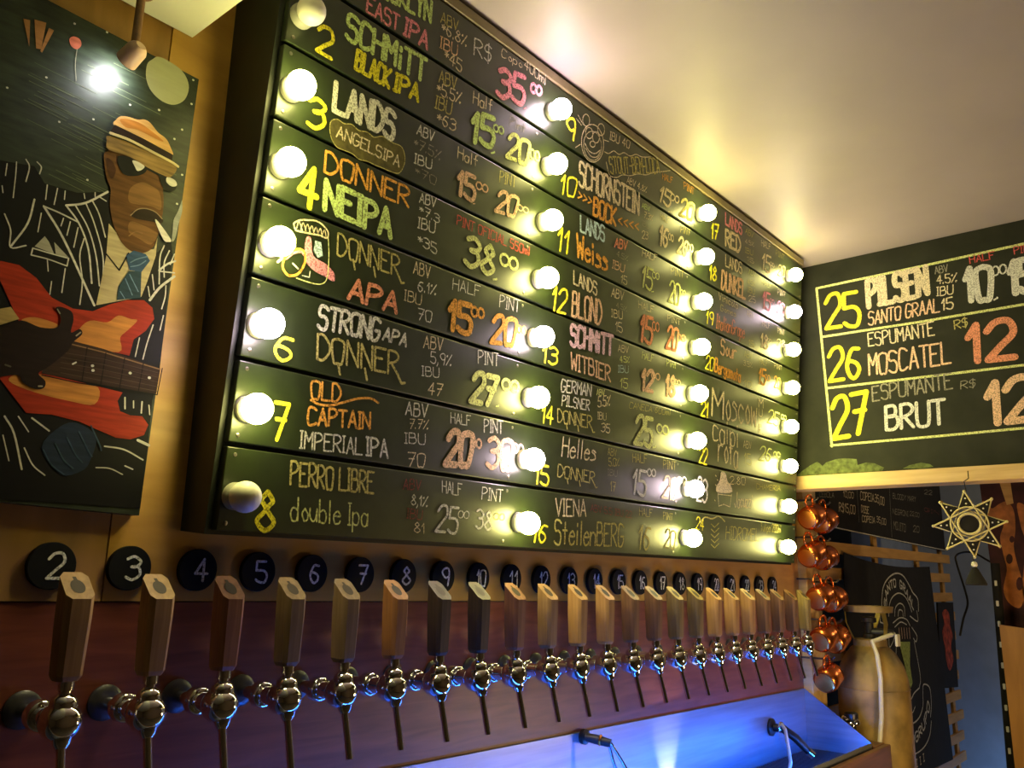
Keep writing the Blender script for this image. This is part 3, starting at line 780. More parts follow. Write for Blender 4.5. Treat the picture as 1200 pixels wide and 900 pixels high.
# ================================================================== DRINKS CHALKBOARD ON THE RIGHT WALL
XB = XH - 0.012
DM = Matrix.Translation((XB, 0, 0)) @ Matrix.Rotation(-PI / 2, 4, 'Z')
D = Surf(DM)
drinks = thing('drinks_chalkboard', 'dark chalkboard wall panel listing drinks 25 to 27 in a yellow chalk frame', 'chalkboard', (XB, 0, 0), (0, 0, -PI / 2))
b = MB(); b.box((-0.10, 0, 0.399), (2.2, 0.0118, CEIL - 0.001), M['chalkwall']); b.build('board_panel', drinks)
b = MB()
for l in ([(957, 338), (1080, 312), (1240, 277)], [(963, 395), (1080, 377), (1240, 350)], [(969, 455), (1090, 441), (1240, 423)], [(974, 522), (1090, 512), (1240, 498)], [(957, 338), (966, 430), (975, 523)]):
    D.line(b, l, 2.6, 'L')
b.build('chalk_frame', drinks)
DT = [[('25', (968, 386), (1008, 380), (967, 348), 'Y', .12), ('PILSEN', (1018, 359), (1087, 344), (1016, 329), 'C', .20), ('SANTO GRAAL', (1018, 381), (1101, 365), (1018, 366), 'E', .11), ('ABV', (1096, 321), (1111, 318), (1095, 313), 'D', .12), ('4.5%', (1098, 333), (1121, 330), (1098, 323), 'C', .12), ('IBU', (1098, 347), (1117, 344), (1098, 337), 'C', .12), ('15', (1104, 364), (1117, 361), (1104, 351), 'C', .12),
       ('HALF', (1137, 309), (1166, 303), (1136, 301), 'R', .13), ('10', (1133, 354), (1162, 350), (1131, 316), 'W', .17), ('@', (1163, 324), (1180, 320), (1162, 313), 'W', .16), (',', (1165, 350), (1170, 349), (1165, 344), 'W', .3), ('15', (1185, 344), (1211, 339), (1183, 307), 'W', .2), ('PINT', (1189, 298), (1214, 293), (1188, 290), 'R', .13)],
      [('26', (972, 447), (1010, 441), (971, 410), 'Y', .12), ('ESPUMANTE', (1018, 406), (1095, 393), (1017, 391), 'C', .10), ('R$', (1119, 386), (1135, 382), (1118, 376), 'V', .12), ('MOSCATEL', (1019, 440), (1114, 426), (1018, 416), 'E', .09), ('12', (1136, 424), (1189, 418), (1134, 382), 'S', .18)],
      [('27', (977, 513), (1018, 506), (975, 467), 'Y', .12), ('ESPUMANTE', (1023, 470), (1116, 455), (1022, 453), 'D', .10), ('R$', (1126, 456), (1144, 453), (1126, 447), 'D', .11), ('BRUT', (1039, 504), (1108, 496), (1038, 477), 'W', .14), ('12', (1159, 496), (1213, 489), (1156, 449), 'E', .18)]]
for i, items in enumerate(DT):
    nmb = {'number': MB(), 'name': MB(), 'strength': MB(), 'price': MB()}
    k_ = 'number'
    for qi, it in enumerate(items):
        if qi == 1:
            k_ = 'name'
        k2_ = k_
        if it[0] in ('ABV', 'HALF'):
            k_ = k2_ = {'ABV': 'strength', 'HALF': 'price'}[it[0]]
        elif it[0] in ('R$', '12'):
            k2_ = 'price'
        D.txt(nmb[k2_], *it[:5], it[5])
    for k_, bb in nmb.items():
        if bb.v:
            bb.build('chalk_' + k_, drinks)['label'] = 'chalk %s of drink %d' % (k_, 25 + i)
b = MB()
D.area(b, [(930, 560), (940, 552), (950, 545), (958, 541), (964, 546), (968, 542), (980, 538), (990, 537), (1004, 538), (1005, 545), (1015, 542), (1025, 543), (1036, 548), (1033, 553), (1000, 555), (960, 557)], M['smudge'], 0.0006)
D.area(b, [(1058, 549), (1066, 545), (1080, 542), (1090, 544), (1094, 547), (1080, 549)], M['smudge'], 0.0006)
b.build('painted_bushes', drinks)

# beam and post round the opening below the chalkboard
b = MB(); b.box((XH - 0.03, -3.0, 0.337), (XH + 0.1, 0.09, 0.398), M['pine'], 0.004)
tag(b.build('wooden_beam'), 'pale pine beam along the bottom edge of the drinks chalkboard', 'beam')
post = MB(); post.box((XR + 0.004, 0.072, FLOOR), (XR + 0.17, WY + 0.008, 0.50), M['pine'], 0.003)
post_o = tag(post.build('wooden_post'), 'pale pine post with pegs holding the copper mugs', 'post')

# ================================================================== NUMBER DISCS
def zdisc(x):
    return -0.067 - 0.0093 * (x - 0.179)


DR = 0.0405
b = MB()
b.lathe((0, 0, 0), (0, -1, 0), [(-0.012, DR - 0.001), (-0.011, DR), (-0.001, DR), (0, DR - 0.001)], M['disc'], 40)
disc_mesh = None
for i in range(23):
    n = i + 2
    x = 0.179 + 0.13727 * i
    root = thing('number_disc', 'round black disc painted with a white number %d above the taps' % n, 'number sign', (x, WY - 0.0125, zdisc(x)), group='numbered discs above the taps')
    if disc_mesh is None:
        disc_mesh = b.build('disc', root)
    else:
        o = disc_mesh.copy(); C.objects.link(o); o.parent = root
    nb = MB()
    s_ = str(n)
    hh = 0.042
    ww = 0.026 if len(s_) == 1 else 0.034
    tot = sum(WID.get(c, 6) + 1.7 for c in s_) - 1.7
    x0 = -ww / 2 + 0.006
    for c in s_:
        for stt in GP[c]:
            nb.stroke([(x0 + px_ * ww / tot, -hh / 2 + py_ * hh / 9) for px_, py_ in stt], 0.0052 if len(s_) == 1 else 0.0042, 0.0008, CHM['W'])
        x0 += (WID.get(c, 6) + 1.7) * ww / tot
    nb.build('painted_number', root)

# ================================================================== BEER TAPS
def ztap(x):
    return -0.3025 - 0.0104 * (x - 0.167)


TY = -0.04
hm = {}
hexa_pts = []
def handle_mb(m):
    b = MB()
    hx, hy, c = 0.0225, 0.024, 0.008
    sec = [(-hx + c, -hy), (hx - c, -hy), (hx, -hy + c), (hx, hy - c), (hx - c, hy), (-hx + c, hy), (-hx, hy - c), (-hx, -hy + c)]
    vs = []
    for (s_, z) in ((0.70, 0.060), (0.88, 0.068), (1.0, 0.155)):
        vs += [(x * s_, y * s_, z) for x, y in sec]
    for x, y in sec:
        vs.append((x, y, 0.206 + y * 0.85))
    fs = [tuple(reversed(range(8)))]
    for l in range(3):
        for k in range(8):
            k2 = (k + 1) % 8
            fs.append((l * 8 + k, l * 8 + k2, (l + 1) * 8 + k2, (l + 1) * 8 + k))
    fs.append(tuple(24 + k for k in range(8)))
    b.add(vs, fs, m)
    return b


def emblem_mb():
    b = MB()
    n = Vector((0, -0.85, 1)).normalized()
    e = Vector((0, 1, 0.85)).normalized()
    cpt = Vector((0, 0, 0.206)) + n * 0.0006
    pts = []
    for k in range(20):
        a = 2 * PI * k / 20
        pts.append(cpt + Vector((1, 0, 0)) * 0.0115 * math.cos(a) + e * (0.016 * math.sin(a) - 0.003))
    b.add(pts, [tuple(range(20))], M['emblem'])
    q = [(-0.003, 0.012), (0.003, 0.012), (0.002, 0.020), (-0.004, 0.020)]
    b.add([cpt + Vector((1, 0, 0)) * u + e * v for u, v in q], [(0, 1, 2, 3)], M['emblem'])
    return b


WYL = WY + 0.0025 - TY          # local y of the red panel face
def body_mb():
    b = MB()
    m = M['chrome']
    # shank along y, coupling nut, barrel, round front body
    b.lathe((0, WYL, 0), (0, -1, 0), [(0, 0.013), (0.075, 0.013)], m, 24)
    b.lathe((0, 0.088, 0), (0, -1, 0), [(0, 0.021), (0.003, 0.0245), (0.022, 0.0245), (0.025, 0.022), (0.026, 0.017), (0.075, 0.0165)], m, 28)
    b.lathe((0, 0.030, 0), (0, -1, 0), [(0, 0.019), (0.004, 0.023), (0.012, 0.0275), (0.022, 0.030), (0.034, 0.0305), (0.044, 0.0285), (0.053, 0.024), (0.059, 0.017), (0.061, 0.010), (0.0615, 0.003)], m, 32)
    b.lathe((0, -0.004, 0.020), (0, 0, 1), [(0, 0.021), (0.010, 0.0205), (0.016, 0.018), (0.019, 0.014), (0.022, 0.0105)], m, 28)
    # spout root under the body
    b.lathe((0, -0.012, -0.020), (0, -0.22, -1), [(0, 0.016), (0.012, 0.013), (0.018, 0.009)], m, 24)
    return b


def flange_mb():
    b = MB()
    b.lathe((0, WYL, 0), (0, -1, 0), [(0, 0.031), (0.004, 0.031), (0.008, 0.026), (0.010, 0.016)], M['steel2'], 32)
    return b


def collar_mb():
    b = MB()
    b.lathe((0, -0.004, 0.040), (0, 0, 1), [(0, 0.0095), (0.006, 0.0095), (0.007, 0.0125), (0.020, 0.0125), (0.0215, 0.011)], M['chrome'], 24)
    return b


def spout_mb():
    b = MB()
    b.tube([(0, -0.014, -0.030), (0, -0.020, -0.055), (0, -0.030, -0.090), (0, -0.038, -0.121)], 0.0068, M['chrome'], 16)
    return b


parts = {'faucet_body': body_mb(), 'wall_flange': flange_mb(), 'collar': collar_mb(), 'spout': spout_mb()}
part_o = {}
hc = ['tan', 'tan', 'red', 'grey', 'grey', 'amber', 'black', 'black', 'red', 'tan', 'honey', 'honey', 'brown', 'brown', 'olive', 'olive', 'honey', 'honey', 'honey', 'brown', 'brown', 'brown', 'olive']
hname = {'tan': 'tan', 'red': 'reddish', 'grey': 'greyish brown', 'amber': 'amber', 'black': 'blackish brown', 'honey': 'honey coloured', 'brown': 'brown', 'olive': 'olive brown'}
emb_o = None
for i in range(23):
    x = 0.168 + 0.1373 * i
    root = thing('beer_tap', 'chrome beer tap with %s wooden handle beneath the disc numbered %d' % (hname[hc[i]], i + 2), 'beer tap', (x, TY, ztap(x)), group='beer taps in a row')
    for nm, pb in parts.items():
        if nm not in part_o:
            part_o[nm] = pb.build(nm, root)
        else:
            o = part_o[nm].copy(); C.objects.link(o); o.parent = root
    if hc[i] not in hm:
        h = hm[hc[i]] = handle_mb(M['h_' + hc[i]]).build('handle', root)
    else:
        h = hm[hc[i]].copy(); C.objects.link(h); h.parent = root
    h.location = (0, 0.002, 0)
    if emb_o is None:
        e_ = emb_o = emblem_mb().build('emblem', h)
    else:
        e_ = emb_o.copy(); C.objects.link(e_); e_.parent = h
    e_['label'] = 'dark burnt emblem'

# ================================================================== DRIP TRAY
def ztray(x):
    return -0.518 - 0.0122 * (x - 1.04)


tray = thing('drip_tray', 'long stainless steel drip tray under the taps glowing blue', 'drip tray', (1.0, 0.0, ztray(1.0)))
ox, oz = 1.0, ztray(1.0)
TX0, TX1 = -1.2, 3.50
YS = WY - 0.006            # face of the back splash
YF, ZF, ZB = -0.175, -0.742, -0.84


def L3(x, y, z):
    return (x - ox, y, z - oz)


b = MB()
b.hexa([L3(TX0, YS, ZB), L3(TX1, YS, ZB), L3(TX1, WY + 0.002, ZB), L3(TX0, WY + 0.002, ZB),
        L3(TX0, YS, ztray(TX0)), L3(TX1, YS, ztray(TX1)), L3(TX1, WY + 0.002, ztray(TX1)), L3(TX0, WY + 0.002, ztray(TX0))], M['steel'])
b.build('back_splash', tray)
b = MB()
zt1 = ztray(TX1)
b.add([L3(TX1, YS, ZB), L3(TX1, YF, ZB), L3(TX1, YF, ZF), L3(TX1, YS, zt1), L3(TX1 + 0.004, YS, ZB), L3(TX1 + 0.004, YF, ZB), L3(TX1 + 0.004, YF, ZF), L3(TX1 + 0.004, YS, zt1)],
      [(0, 1, 2, 3), (7, 6, 5, 4), (0, 4, 5, 1), (1, 5, 6, 2), (2, 6, 7, 3), (3, 7, 4, 0)], M['steel'])
b.build('end_panel', tray)
b = MB(); b.box(L3(TX0, YF, ZB - 0.004), L3(TX1, YS, ZB), M['steel']); b.build('basin_floor', tray)
b = MB()
b.box(L3(TX0, YF - 0.003, ZB - 0.004), L3(TX1 + 0.004, YF, ZF), M['steel'], 0.0005)
b.build('front_lip', tray)
b = MB()
gz = ZB + 0.035
nb_ = 0
x = TX0 + 0.02
while x < TX1 - 0.01:
    b.box(L3(x, YF + 0.03, gz), L3(x + 0.008, YS - 0.012, gz + 0.006), M['steel2'])
    x += 0.02
b.box(L3(TX0 + 0.01, YF + 0.025, gz - 0.006), L3(TX1 - 0.01, YF + 0.035, gz), M['steel2'])
b.box(L3(TX0 + 0.01, YS - 0.022, gz - 0.006), L3(TX1 - 0.01, YS - 0.012, gz), M['steel2'])
b.build('grate', tray)
# blue strip light clipped inside the tray's front lip
b = MB(); b.box((0.70, YF + 0.004, ZF - 0.022), (TX1 - 0.03, YF + 0.012, ZF - 0.010), M['blue'])
tag(b.build('led_strip'), 'blue led strip light inside the front lip of the drip tray', 'strip light')
# small white uplight in the basin
ux = on_y(782, 888, YS).x
b = MB()
b.lathe((ux, 0.055, ZB + 0.0005), (0, 0, 1), [(0, 0.022), (0.02, 0.022), (0.022, 0.020)], M['steel2'], 20)
r_ = thing('basin_uplight', 'small round white uplight inside the drip tray washing the steel back', 'lamp', (0, 0, 0))
b.build('housing', r_)
b = MB(); b.lathe((ux, 0.055, ZB + 0.023), (0, 0, 1), [(0, 0.017), (0.002, 0.016)], M['white_led'], 20); b.build('lens', r_)
sl = bpy.data.lights.new('uplight', 'SPOT')
sl.energy = 26.0; sl.color = (1, 0.94, 0.86); sl.spot_size = math.radians(52); sl.spot_blend = 0.6; sl.shadow_soft_size = 0.012
so = bpy.data.objects.new('uplight_beam', sl); C.objects.link(so)
so.location = (ux, 0.05, ZB + 0.03)
so.rotation_euler = (Vector((ux, YS, -0.655)) - so.location).to_track_quat('-Z', 'Y').to_euler()
so.parent = r_

# glass rinser with angled arms on the left of the splash, nozzle with hose on the right
rp_ = on_y(683, 863, YS)
r_ = thing('rinser_tap', 'dark rinser tap with two angled rods on the steel splash', 'tap', rp_)
b = MB()
b.lathe((0, 0, 0), (0, -1, 0), [(0, 0.022), (0.012, 0.022), (0.014, 0.016)], M['plastic'], 20)
b.build('base', r_)
b = MB(); b.tube([(0, -0.01, 0), (0.01, -0.04, -0.004), (0.025, -0.085, -0.012)], [0.012, 0.014, 0.012], M['steel2'], 14)
b.torus((0.014, -0.055, -0.006), (0.3, -1, -0.15), 0.0135, 0.003, M['copper2'], 20, 8)
b.build('body', r_)
b = MB(); b.tube([(0.025, -0.085, -0.012), (0.045, -0.11, -0.06), (0.075, -0.14, -0.13)], 0.005, M['chrome'], 10); b.build('rod', r_)
b = MB(); b.tube([(0.022, -0.08, -0.018), (0.028, -0.09, -0.06), (0.045, -0.11, -0.13)], 0.005, M['chrome'], 10); b.build('rod', r_)
np_ = on_y(903, 852, YS)
r_ = thing('hose_nozzle', 'black and chrome nozzle with a grey hose in the right end of the drip tray', 'nozzle', np_)
b = MB(); b.lathe((0, 0, 0), (0, -1, 0), [(0, 0.035), (0.01, 0.035), (0.016, 0.024)], M['plastic'], 20); b.build('base', r_)
b = MB(); b.tube([(0, -0.01, 0), (0.005, -0.05, 0.0), (0.03, -0.095, -0.035), (0.055, -0.135, -0.085)], [0.016, 0.017, 0.017, 0.015], M['plastic'], 14); b.build('body', r_)
b = MB(); b.tube([(0.055, -0.135, -0.085), (0.064, -0.15, -0.10)], 0.017, M['chrome'], 16); b.torus((0.0, -0.045, 0.004), (0, 1, 0), 0.018, 0.005, M['chrome'], 20, 8); b.build('chrome_tip', r_)
b = MB()
b.tube([(p[0], 0, p[1]) if False else p for p in [Vector((0.0, -0.05, 0.016)), Vector((-0.03, -0.075, 0.004)), Vector((-0.07, -0.10, -0.04)), Vector((-0.12, -0.13, -0.10)), Vector((-0.2, -0.15, -0.145)), Vector((-0.34, -0.16, -0.165))]], 0.007, M['white'], 10)
b.build('hose', r_)

# bar counter below and beside the tray
b = MB()
b.box((-3.2, -0.215, FLOOR), (3.635, -0.19, -0.76), M['brown'], 0.003)
b.box((3.512, -0.19, FLOOR), (3.635, 0.005, -0.756), M['brown'], 0.004)
tag(b.build('bar_counter'), 'dark brown wooden bar counter front below the drip tray', 'counter')

# ================================================================== PAINTING
PY = WY - 0.03
PM = Matrix.Translation((0, PY, 0))
PS = Surf(PM)
PC = {}


def pc(name, col, var=0.25):
    if name not in PC:
        PC[name] = mat('paint_' + name, [q * .8 for q in col], 0.5, var=var, scale=14, stretch=(1, 1, 9), spec=0.15)
    return PC[name]


tr, br = PS.pix(233, 93), PS.pix(163, 604)
tl, bl = PS.pix(60, 2), PS.pix(0, 588)
slt = (tr - tl).normalized(); slb = (br - bl).normalized()
tl2 = tr - slt * 0.85; bl2 = br - slb * 0.85
picture = thing('guitarist_painting', 'large dark painting of a guitarist in hat and pinstripe suit', 'painting', (0, PY, 0))
b = MB()
b.hexa([(bl2.x, 0, bl2.y), (br.x, 0, br.y), (br.x, 0.0295, br.y), (bl2.x, 0.0295, bl2.y), (tl2.x, 0, tl2.y), (tr.x, 0, tr.y), (tr.x, 0.0295, tr.y), (tl2.x, 0.0295, tl2.y)],
       mat('paint_night', (0.014, 0.021, 0.012), 0.45, var=0.6, scale=6, stretch=(3, 1, 14), spec=0.35))
b.build('wood_panel', picture)


def PA(mb, pts, name, col, lay, smooth=True, var=0.25):
    PS.area(mb, pts, pc(name, col, var), 0.0004 * lay, smooth)


def PL(mb, pts, wpx, name, col, lay, smooth=True):
    PS.line(mb, pts, wpx, pc(name, col), 0.0004 * lay, smooth)


wht = ('white', (0.62, 0.60, 0.52))
# night sky: streaks, stars, moon, balloons
b = MB()
for q in range(46):
    x0_ = random.uniform(20, 150); y0_ = 60 + random.uniform(0, 140) + x0_ * 0.1
    ln = random.uniform(25, 80)
    if x0_ + ln < 232 - (y0_ + ln * .5 - 93) * .137 - 3:
        PL(b, [(x0_, y0_), (x0_ + ln, y0_ + ln * 0.5)], random.uniform(0.4, 0.9), 'streak', (0.11, 0.13, 0.075), 1, False)
for p in [(87, 28), (125, 38), (54, 91), (8, 103), (69, 143), (109, 140), (152, 123), (186, 129), (213, 152), (204, 163), (213, 205), (102, 211), (226, 94), (224, 122), (207, 239)]:
    PL(b, [p, (p[0] + .4, p[1])], 2.4, *wht, 2, False)
b.build('painted_sky', picture)['label'] = 'dark night sky with stars and streaks'
b = MB()
PA(b, [(172, 76), (178, 70), (187, 67), (207, 78), (217, 89), (221, 103), (216, 117), (204, 123), (190, 119), (177, 107), (171, 92)], 'moon', (0.40, 0.41, 0.26), 3, True, 0.05)
b.build('painted_moon', picture)['label'] = 'pale round moon'
b = MB()
PA(b, [(81, 46), (86, 43), (93, 46), (95, 53), (90, 58), (83, 54)], 'balloon', (0.50, 0.14, 0.08), 3)
PL(b, [(90, 58), (88, 75), (89, 95)], 0.7, 'streak2', (0.25, 0.24, 0.16), 3)
PA(b, [(27, 22), (35, 24), (34, 55)], 'fan', (0.42, 0.20, 0.07), 3, False)
PA(b, [(40, 23), (54, 27), (48, 58), (42, 57)], 'fan', (0.42, 0.20, 0.07), 3, False)
PA(b, [(57, 33), (63, 36), (49, 62), (47, 60)], 'fan', (0.42, 0.20, 0.07), 3, False)
b.build('painted_balloons', picture)['label'] = 'small red and orange balloons'
# suit
b = MB()
blk = ('suit', (0.006, 0.006, 0.007))
PA(b, [(-60, 180), (0, 188), (40, 195), (52, 215), (90, 226), (126, 225), (140, 300), (170, 310), (200, 280), (202, 300), (196, 350), (186, 440), (178, 470), (172, 530), (164, 596), (-10, 584), (-60, 400)], *blk, 3, False, 0.1)
for l, w_ in [([(51, 242), (75, 282), (110, 358)], 2.6), ([(51, 242), (70, 250), (92, 261)], 1.8), ([(77, 241), (100, 238), (126, 225)], 2.4), ([(77, 241), (92, 262), (103, 292), (107, 332)], 2.0),
              ([(88, 241), (103, 268), (112, 300), (116, 335)], 1.6), ([(100, 238), (110, 262), (120, 300), (120, 335)], 1.5), ([(108, 236), (116, 252), (123, 278)], 1.5), ([(116, 231), (124, 236)], 1.4),
              ([(74, 256), (71, 265)], 1.3), ([(82, 260), (78, 276)], 1.3), ([(91, 267), (86, 290)], 1.3), ([(98, 280), (93, 300), (96, 330), (93, 357)], 1.4),
              ([(40, 234), (32, 262), (13, 288)], 2.0), ([(5, 251), (12, 270), (12, 290), (30, 288)], 1.6), ([(55, 217), (53, 234)], 1.2), ([(67, 221), (63, 240)], 1.2), ([(76, 224), (75, 234)], 1.1), ([(98, 227), (99, 233)], 1.1), ([(111, 226), (111, 231)], 1.1),
              ([(8, 192), (6, 206)], 1.1), ([(19, 190), (18, 205), (15, 232)], 1.1), ([(30, 187), (34, 196), (30, 213)], 1.3), ([(43, 190), (48, 196), (46, 204)], 1.3), ([(2, 218), (3, 226)], 1.1), ([(48, 250), (44, 272)], 1.2),
              ([(38, 291), (36, 299)], 1.5), ([(38, 291), (58, 297), (80, 303)], 1.5), ([(80, 303), (78, 312)], 1.5), ([(36, 299), (56, 304), (78, 312)], 1.5),
              ([(175, 352), (187, 337), (204, 324)], 2.8), ([(186, 317), (195, 310), (205, 306)], 2.2), ([(186, 318), (204, 320)], 1.6), ([(192, 288), (187, 302), (186, 333)], 1.5), ([(198, 294), (192, 308), (192, 325)], 1.4), ([(204, 298), (199, 310)], 1.4), ([(178, 322), (180, 340)], 1.3), ([(173, 336), (175, 348)], 1.3), ([(194, 335), (193, 348), (189, 362)], 1.4), ([(191, 370), (187, 387)], 1.4), ([(179, 381), (172, 402), (167, 421)], 1.4), ([(163, 396), (158, 418)], 1.3),
              ([(55, 305), (56, 318)], 1.1), ([(76, 315), (72, 343)], 1.3), ([(60, 330), (58, 345)], 1.1),
              ([(37, 490), (57, 505)], 2.0), ([(21, 488), (33, 506)], 1.4), ([(5, 488), (16, 508), (25, 550)], 2.2), ([(28, 525), (38, 545), (52, 557)], 1.6), ([(3, 510), (10, 540)], 1.4), ([(122, 523), (145, 527), (167, 539)], 1.8), ([(112, 548), (128, 549), (143, 556)], 1.4), ([(146, 546), (155, 550)], 1.6), ([(161, 516), (174, 522)], 3.2),
              ([(146, 466), (146, 479)], 1.8), ([(156, 470), (156, 478)], 1.4), ([(166, 471), (165, 484)], 1.8), ([(174, 475), (175, 486)], 1.4)]:
    PL(b, l, w_, *wht, 4)
PA(b, [(40, 289), (52, 277), (57, 284), (63, 298)], 'square', (0.36, 0.35, 0.28), 5, False)
PA(b, [(63, 284), (80, 302), (65, 299)], 'square', (0.36, 0.35, 0.28), 5, False)
PA(b, [(48, 525), (70, 500), (90, 496), (112, 512), (105, 540), (95, 552), (70, 556)], 'tielow', (0.014, 0.026, 0.055), 5)
for q in range(5):
    PL(b, [(50 + q * 14, 527 - q * 7), (60 + q * 14, 545 - q * 6), (74 + q * 11, 556 - q * 7)], 1.6, 'tielow2', (0.035, 0.07, 0.115), 6)
b.build('painted_suit', picture)['label'] = 'black pinstripe suit with white lines'
# shirt and tie
b = MB()
shirt = ('shirt', (0.50, 0.42, 0.22))
PA(b, [(127, 262), (148, 288), (160, 296), (180, 292), (184, 279), (182, 300), (172, 330), (165, 348), (112, 358), (118, 330), (124, 300)], *shirt, 5, False)
PL(b, [(124, 298), (139, 317), (150, 297)], 1.8, *blk, 6, False)
PA(b, [(147, 300), (156, 294), (170, 298), (175, 306), (165, 319), (151, 317)], 'tie', (0.035, 0.085, 0.16), 7, False)
PA(b, [(150, 318), (165, 318), (164, 349), (136, 352), (138, 336)], 'tie2', (0.022, 0.055, 0.075), 7, False)
for l in ([(152, 308), (160, 304), (172, 301)], [(152, 313), (162, 311), (170, 306)], [(146, 327), (154, 346)], [(151, 322), (161, 342)], [(140, 342), (145, 350)]):
    PL(b, l, 1.1, 'tieline', (0.16, 0.28, 0.40), 8)
b.build('painted_shirt', picture)['label'] = 'cream shirt with a striped blue tie'
# face
b = MB()
PA(b, [(121, 182), (126, 178), (134, 176), (190, 200), (190, 215), (191, 240), (188, 262), (184, 277), (178, 291), (166, 297), (152, 294), (141, 283), (132, 263), (128, 240), (129, 222), (124, 208)], 'skin', (0.115, 0.050, 0.014), 6, True, 0.35)
PA(b, [(152, 221), (165, 214), (176, 218), (186, 226), (188, 246), (176, 242), (160, 240), (150, 236)], 'skin2', (0.21, 0.105, 0.032), 7)
PA(b, [(152, 260), (166, 264), (178, 270), (184, 275), (176, 287), (162, 280), (150, 272)], 'skin2', (0.21, 0.105, 0.032), 7)
PA(b, [(124, 186), (131, 190), (135, 200), (131, 210), (126, 204)], 'skin3', (0.055, 0.02, 0.008), 7)
PA(b, [(152, 252), (160, 245), (170, 245), (182, 250), (190, 258), (188, 262), (176, 260), (160, 257)], 'mouth', (0.018, 0.008, 0.005), 8)
PL(b, [(152, 253), (160, 246), (170, 245), (181, 249), (189, 257)], 1.2, 'lip', (0.28, 0.19, 0.11), 9)
PL(b, [(150, 277), (158, 272), (166, 274)], 1.2, 'lip2', (0.26, 0.14, 0.05), 9)
PA(b, [(137, 184), (155, 186), (170, 194), (169, 203), (156, 207), (142, 203)], 'lens', (0.006, 0.006, 0.006), 9)
PA(b, [(186, 199), (200, 208), (206, 217), (203, 224), (193, 223), (187, 214)], 'lens', (0.006, 0.006, 0.006), 9)
PL(b, [(168, 196), (187, 206)], 3.5, 'lens', (0.006, 0.006, 0.006), 9)
PA(b, [(154, 189), (160, 190), (168, 195), (166, 199), (160, 201), (157, 196)], *wht, 10)
PA(b, [(195, 208), (204, 212), (206, 218), (200, 219), (194, 214)], *wht, 10)
PA(b, [(181, 260), (184, 260), (199, 281), (196, 284), (190, 281)], 'cig', (0.70, 0.66, 0.55), 10)
PA(b, [(213, 235), (213, 248), (209, 262), (205, 279), (201, 283), (202, 270), (203, 258), (208, 248), (211, 240)], 'smoke', (0.33, 0.34, 0.29), 4)
b.build('painted_face', picture)['label'] = 'brown face with sunglasses and a cigarette'
# hat
b = MB()
PA(b, [(124, 166), (127, 160), (160, 172), (204, 194), (199, 208), (190, 206), (170, 196), (150, 184), (126, 176)], 'brim_under', (0.24, 0.15, 0.05), 10, True, 0.5)
PA(b, [(134, 149), (135, 141), (141, 137), (150, 138), (160, 141), (168, 141), (175, 145), (184, 156), (193, 163), (198, 172), (200, 183), (170, 168)], 'crown', (0.62, 0.36, 0.13), 11)
PA(b, [(139, 141), (150, 141), (166, 147), (190, 166), (180, 163), (160, 153), (146, 150)], 'crown2', (0.50, 0.20, 0.04), 12)
PA(b, [(133, 147), (166, 163), (201, 182), (200, 190), (166, 172), (128, 155)], 'band', (0.016, 0.006, 0.006), 13, False)
PL(b, [(128, 157), (150, 165), (175, 178), (198, 190), (207, 196)], 3.2, 'brim', (0.60, 0.48, 0.26), 14)
b.build('painted_hat', picture)['label'] = 'cream and orange hat with a dark band'
# guitar
b = MB()
PA(b, [(-40, 300), (0, 306), (22, 311), (42, 326), (60, 349), (85, 362), (108, 365), (128, 357), (148, 352), (168, 352), (178, 361), (180, 374), (170, 388), (156, 398), (151, 417), (110, 408), (60, 405), (25, 385), (0, 330), (-40, 330)], 'guitar_red', (0.36, 0.030, 0.010), 6, False, 0.3)
PA(b, [(92, 386), (105, 376), (125, 378), (138, 370), (152, 374), (160, 376), (148, 388), (140, 396), (138, 413), (86, 402)], 'guitar_amber', (0.52, 0.22, 0.045), 7, True, 0.3)
PA(b, [(24, 376), (40, 372), (66, 380), (62, 385), (40, 384)], 'guitar_amber', (0.52, 0.22, 0.045), 7)
PA(b, [(-40, 420), (30, 425), (60, 440), (143, 460), (137, 470), (140, 482), (152, 487), (166, 488), (173, 498), (168, 510), (152, 515), (135, 513), (112, 503), (92, 494), (60, 486), (30, 484), (0, 445), (-40, 440)], 'guitar_red', (0.36, 0.030, 0.010), 6, False, 0.3)
PA(b, [(20, 438), (42, 438), (80, 447), (114, 454), (110, 474), (80, 470), (40, 460), (10, 447)], 'guitar_amber', (0.52, 0.22, 0.045), 7, True, 0.3)
PA(b, [(0, 362), (12, 360), (22, 374), (0, 381), (-20, 384), (-20, 366)], 'cuff', (0.44, 0.32, 0.12), 7, False)
PA(b, [(50, 428), (85, 400), (120, 409), (187, 432), (182, 462), (140, 455), (48, 438)], 'neck', (0.035, 0.017, 0.010), 8, False, 0.4)
PL(b, [(84, 404), (120, 413), (186, 433)], 1.5, 'neckedge', (0.24, 0.14, 0.06), 9, False)
PL(b, [(48, 440), (90, 449), (183, 463)], 1.2, 'lens', (0.006, 0.006, 0.006), 9, False)
for q in range(5):
    PL(b, [(101 + q * 22, 408 + q * 6), (95 + q * 22, 447 + q * 4)], 1.2, 'fret', (0.012, 0.006, 0.004), 9, False)
for q in range(5):
    PL(b, [(70, 413 + q * 6), (120, 421 + q * 6.4), (184, 437 + q * 5.5)], 0.6, 'string', (0.075, 0.050, 0.032), 9, False)
for p in ((107, 429), (107.5, 434.5), (151, 437.5), (173.5, 443)):
    PL(b, [p, (p[0] + .6, p[1])], 3.2, *wht, 10, False)
PL(b, [(84, 427), (88, 425)], 1.8, *wht, 10, False)
b.build('painted_guitar', picture)['label'] = 'red and amber electric guitar with dark neck'
b = MB()
hand = ('hand', (0.013, 0.006, 0.005))
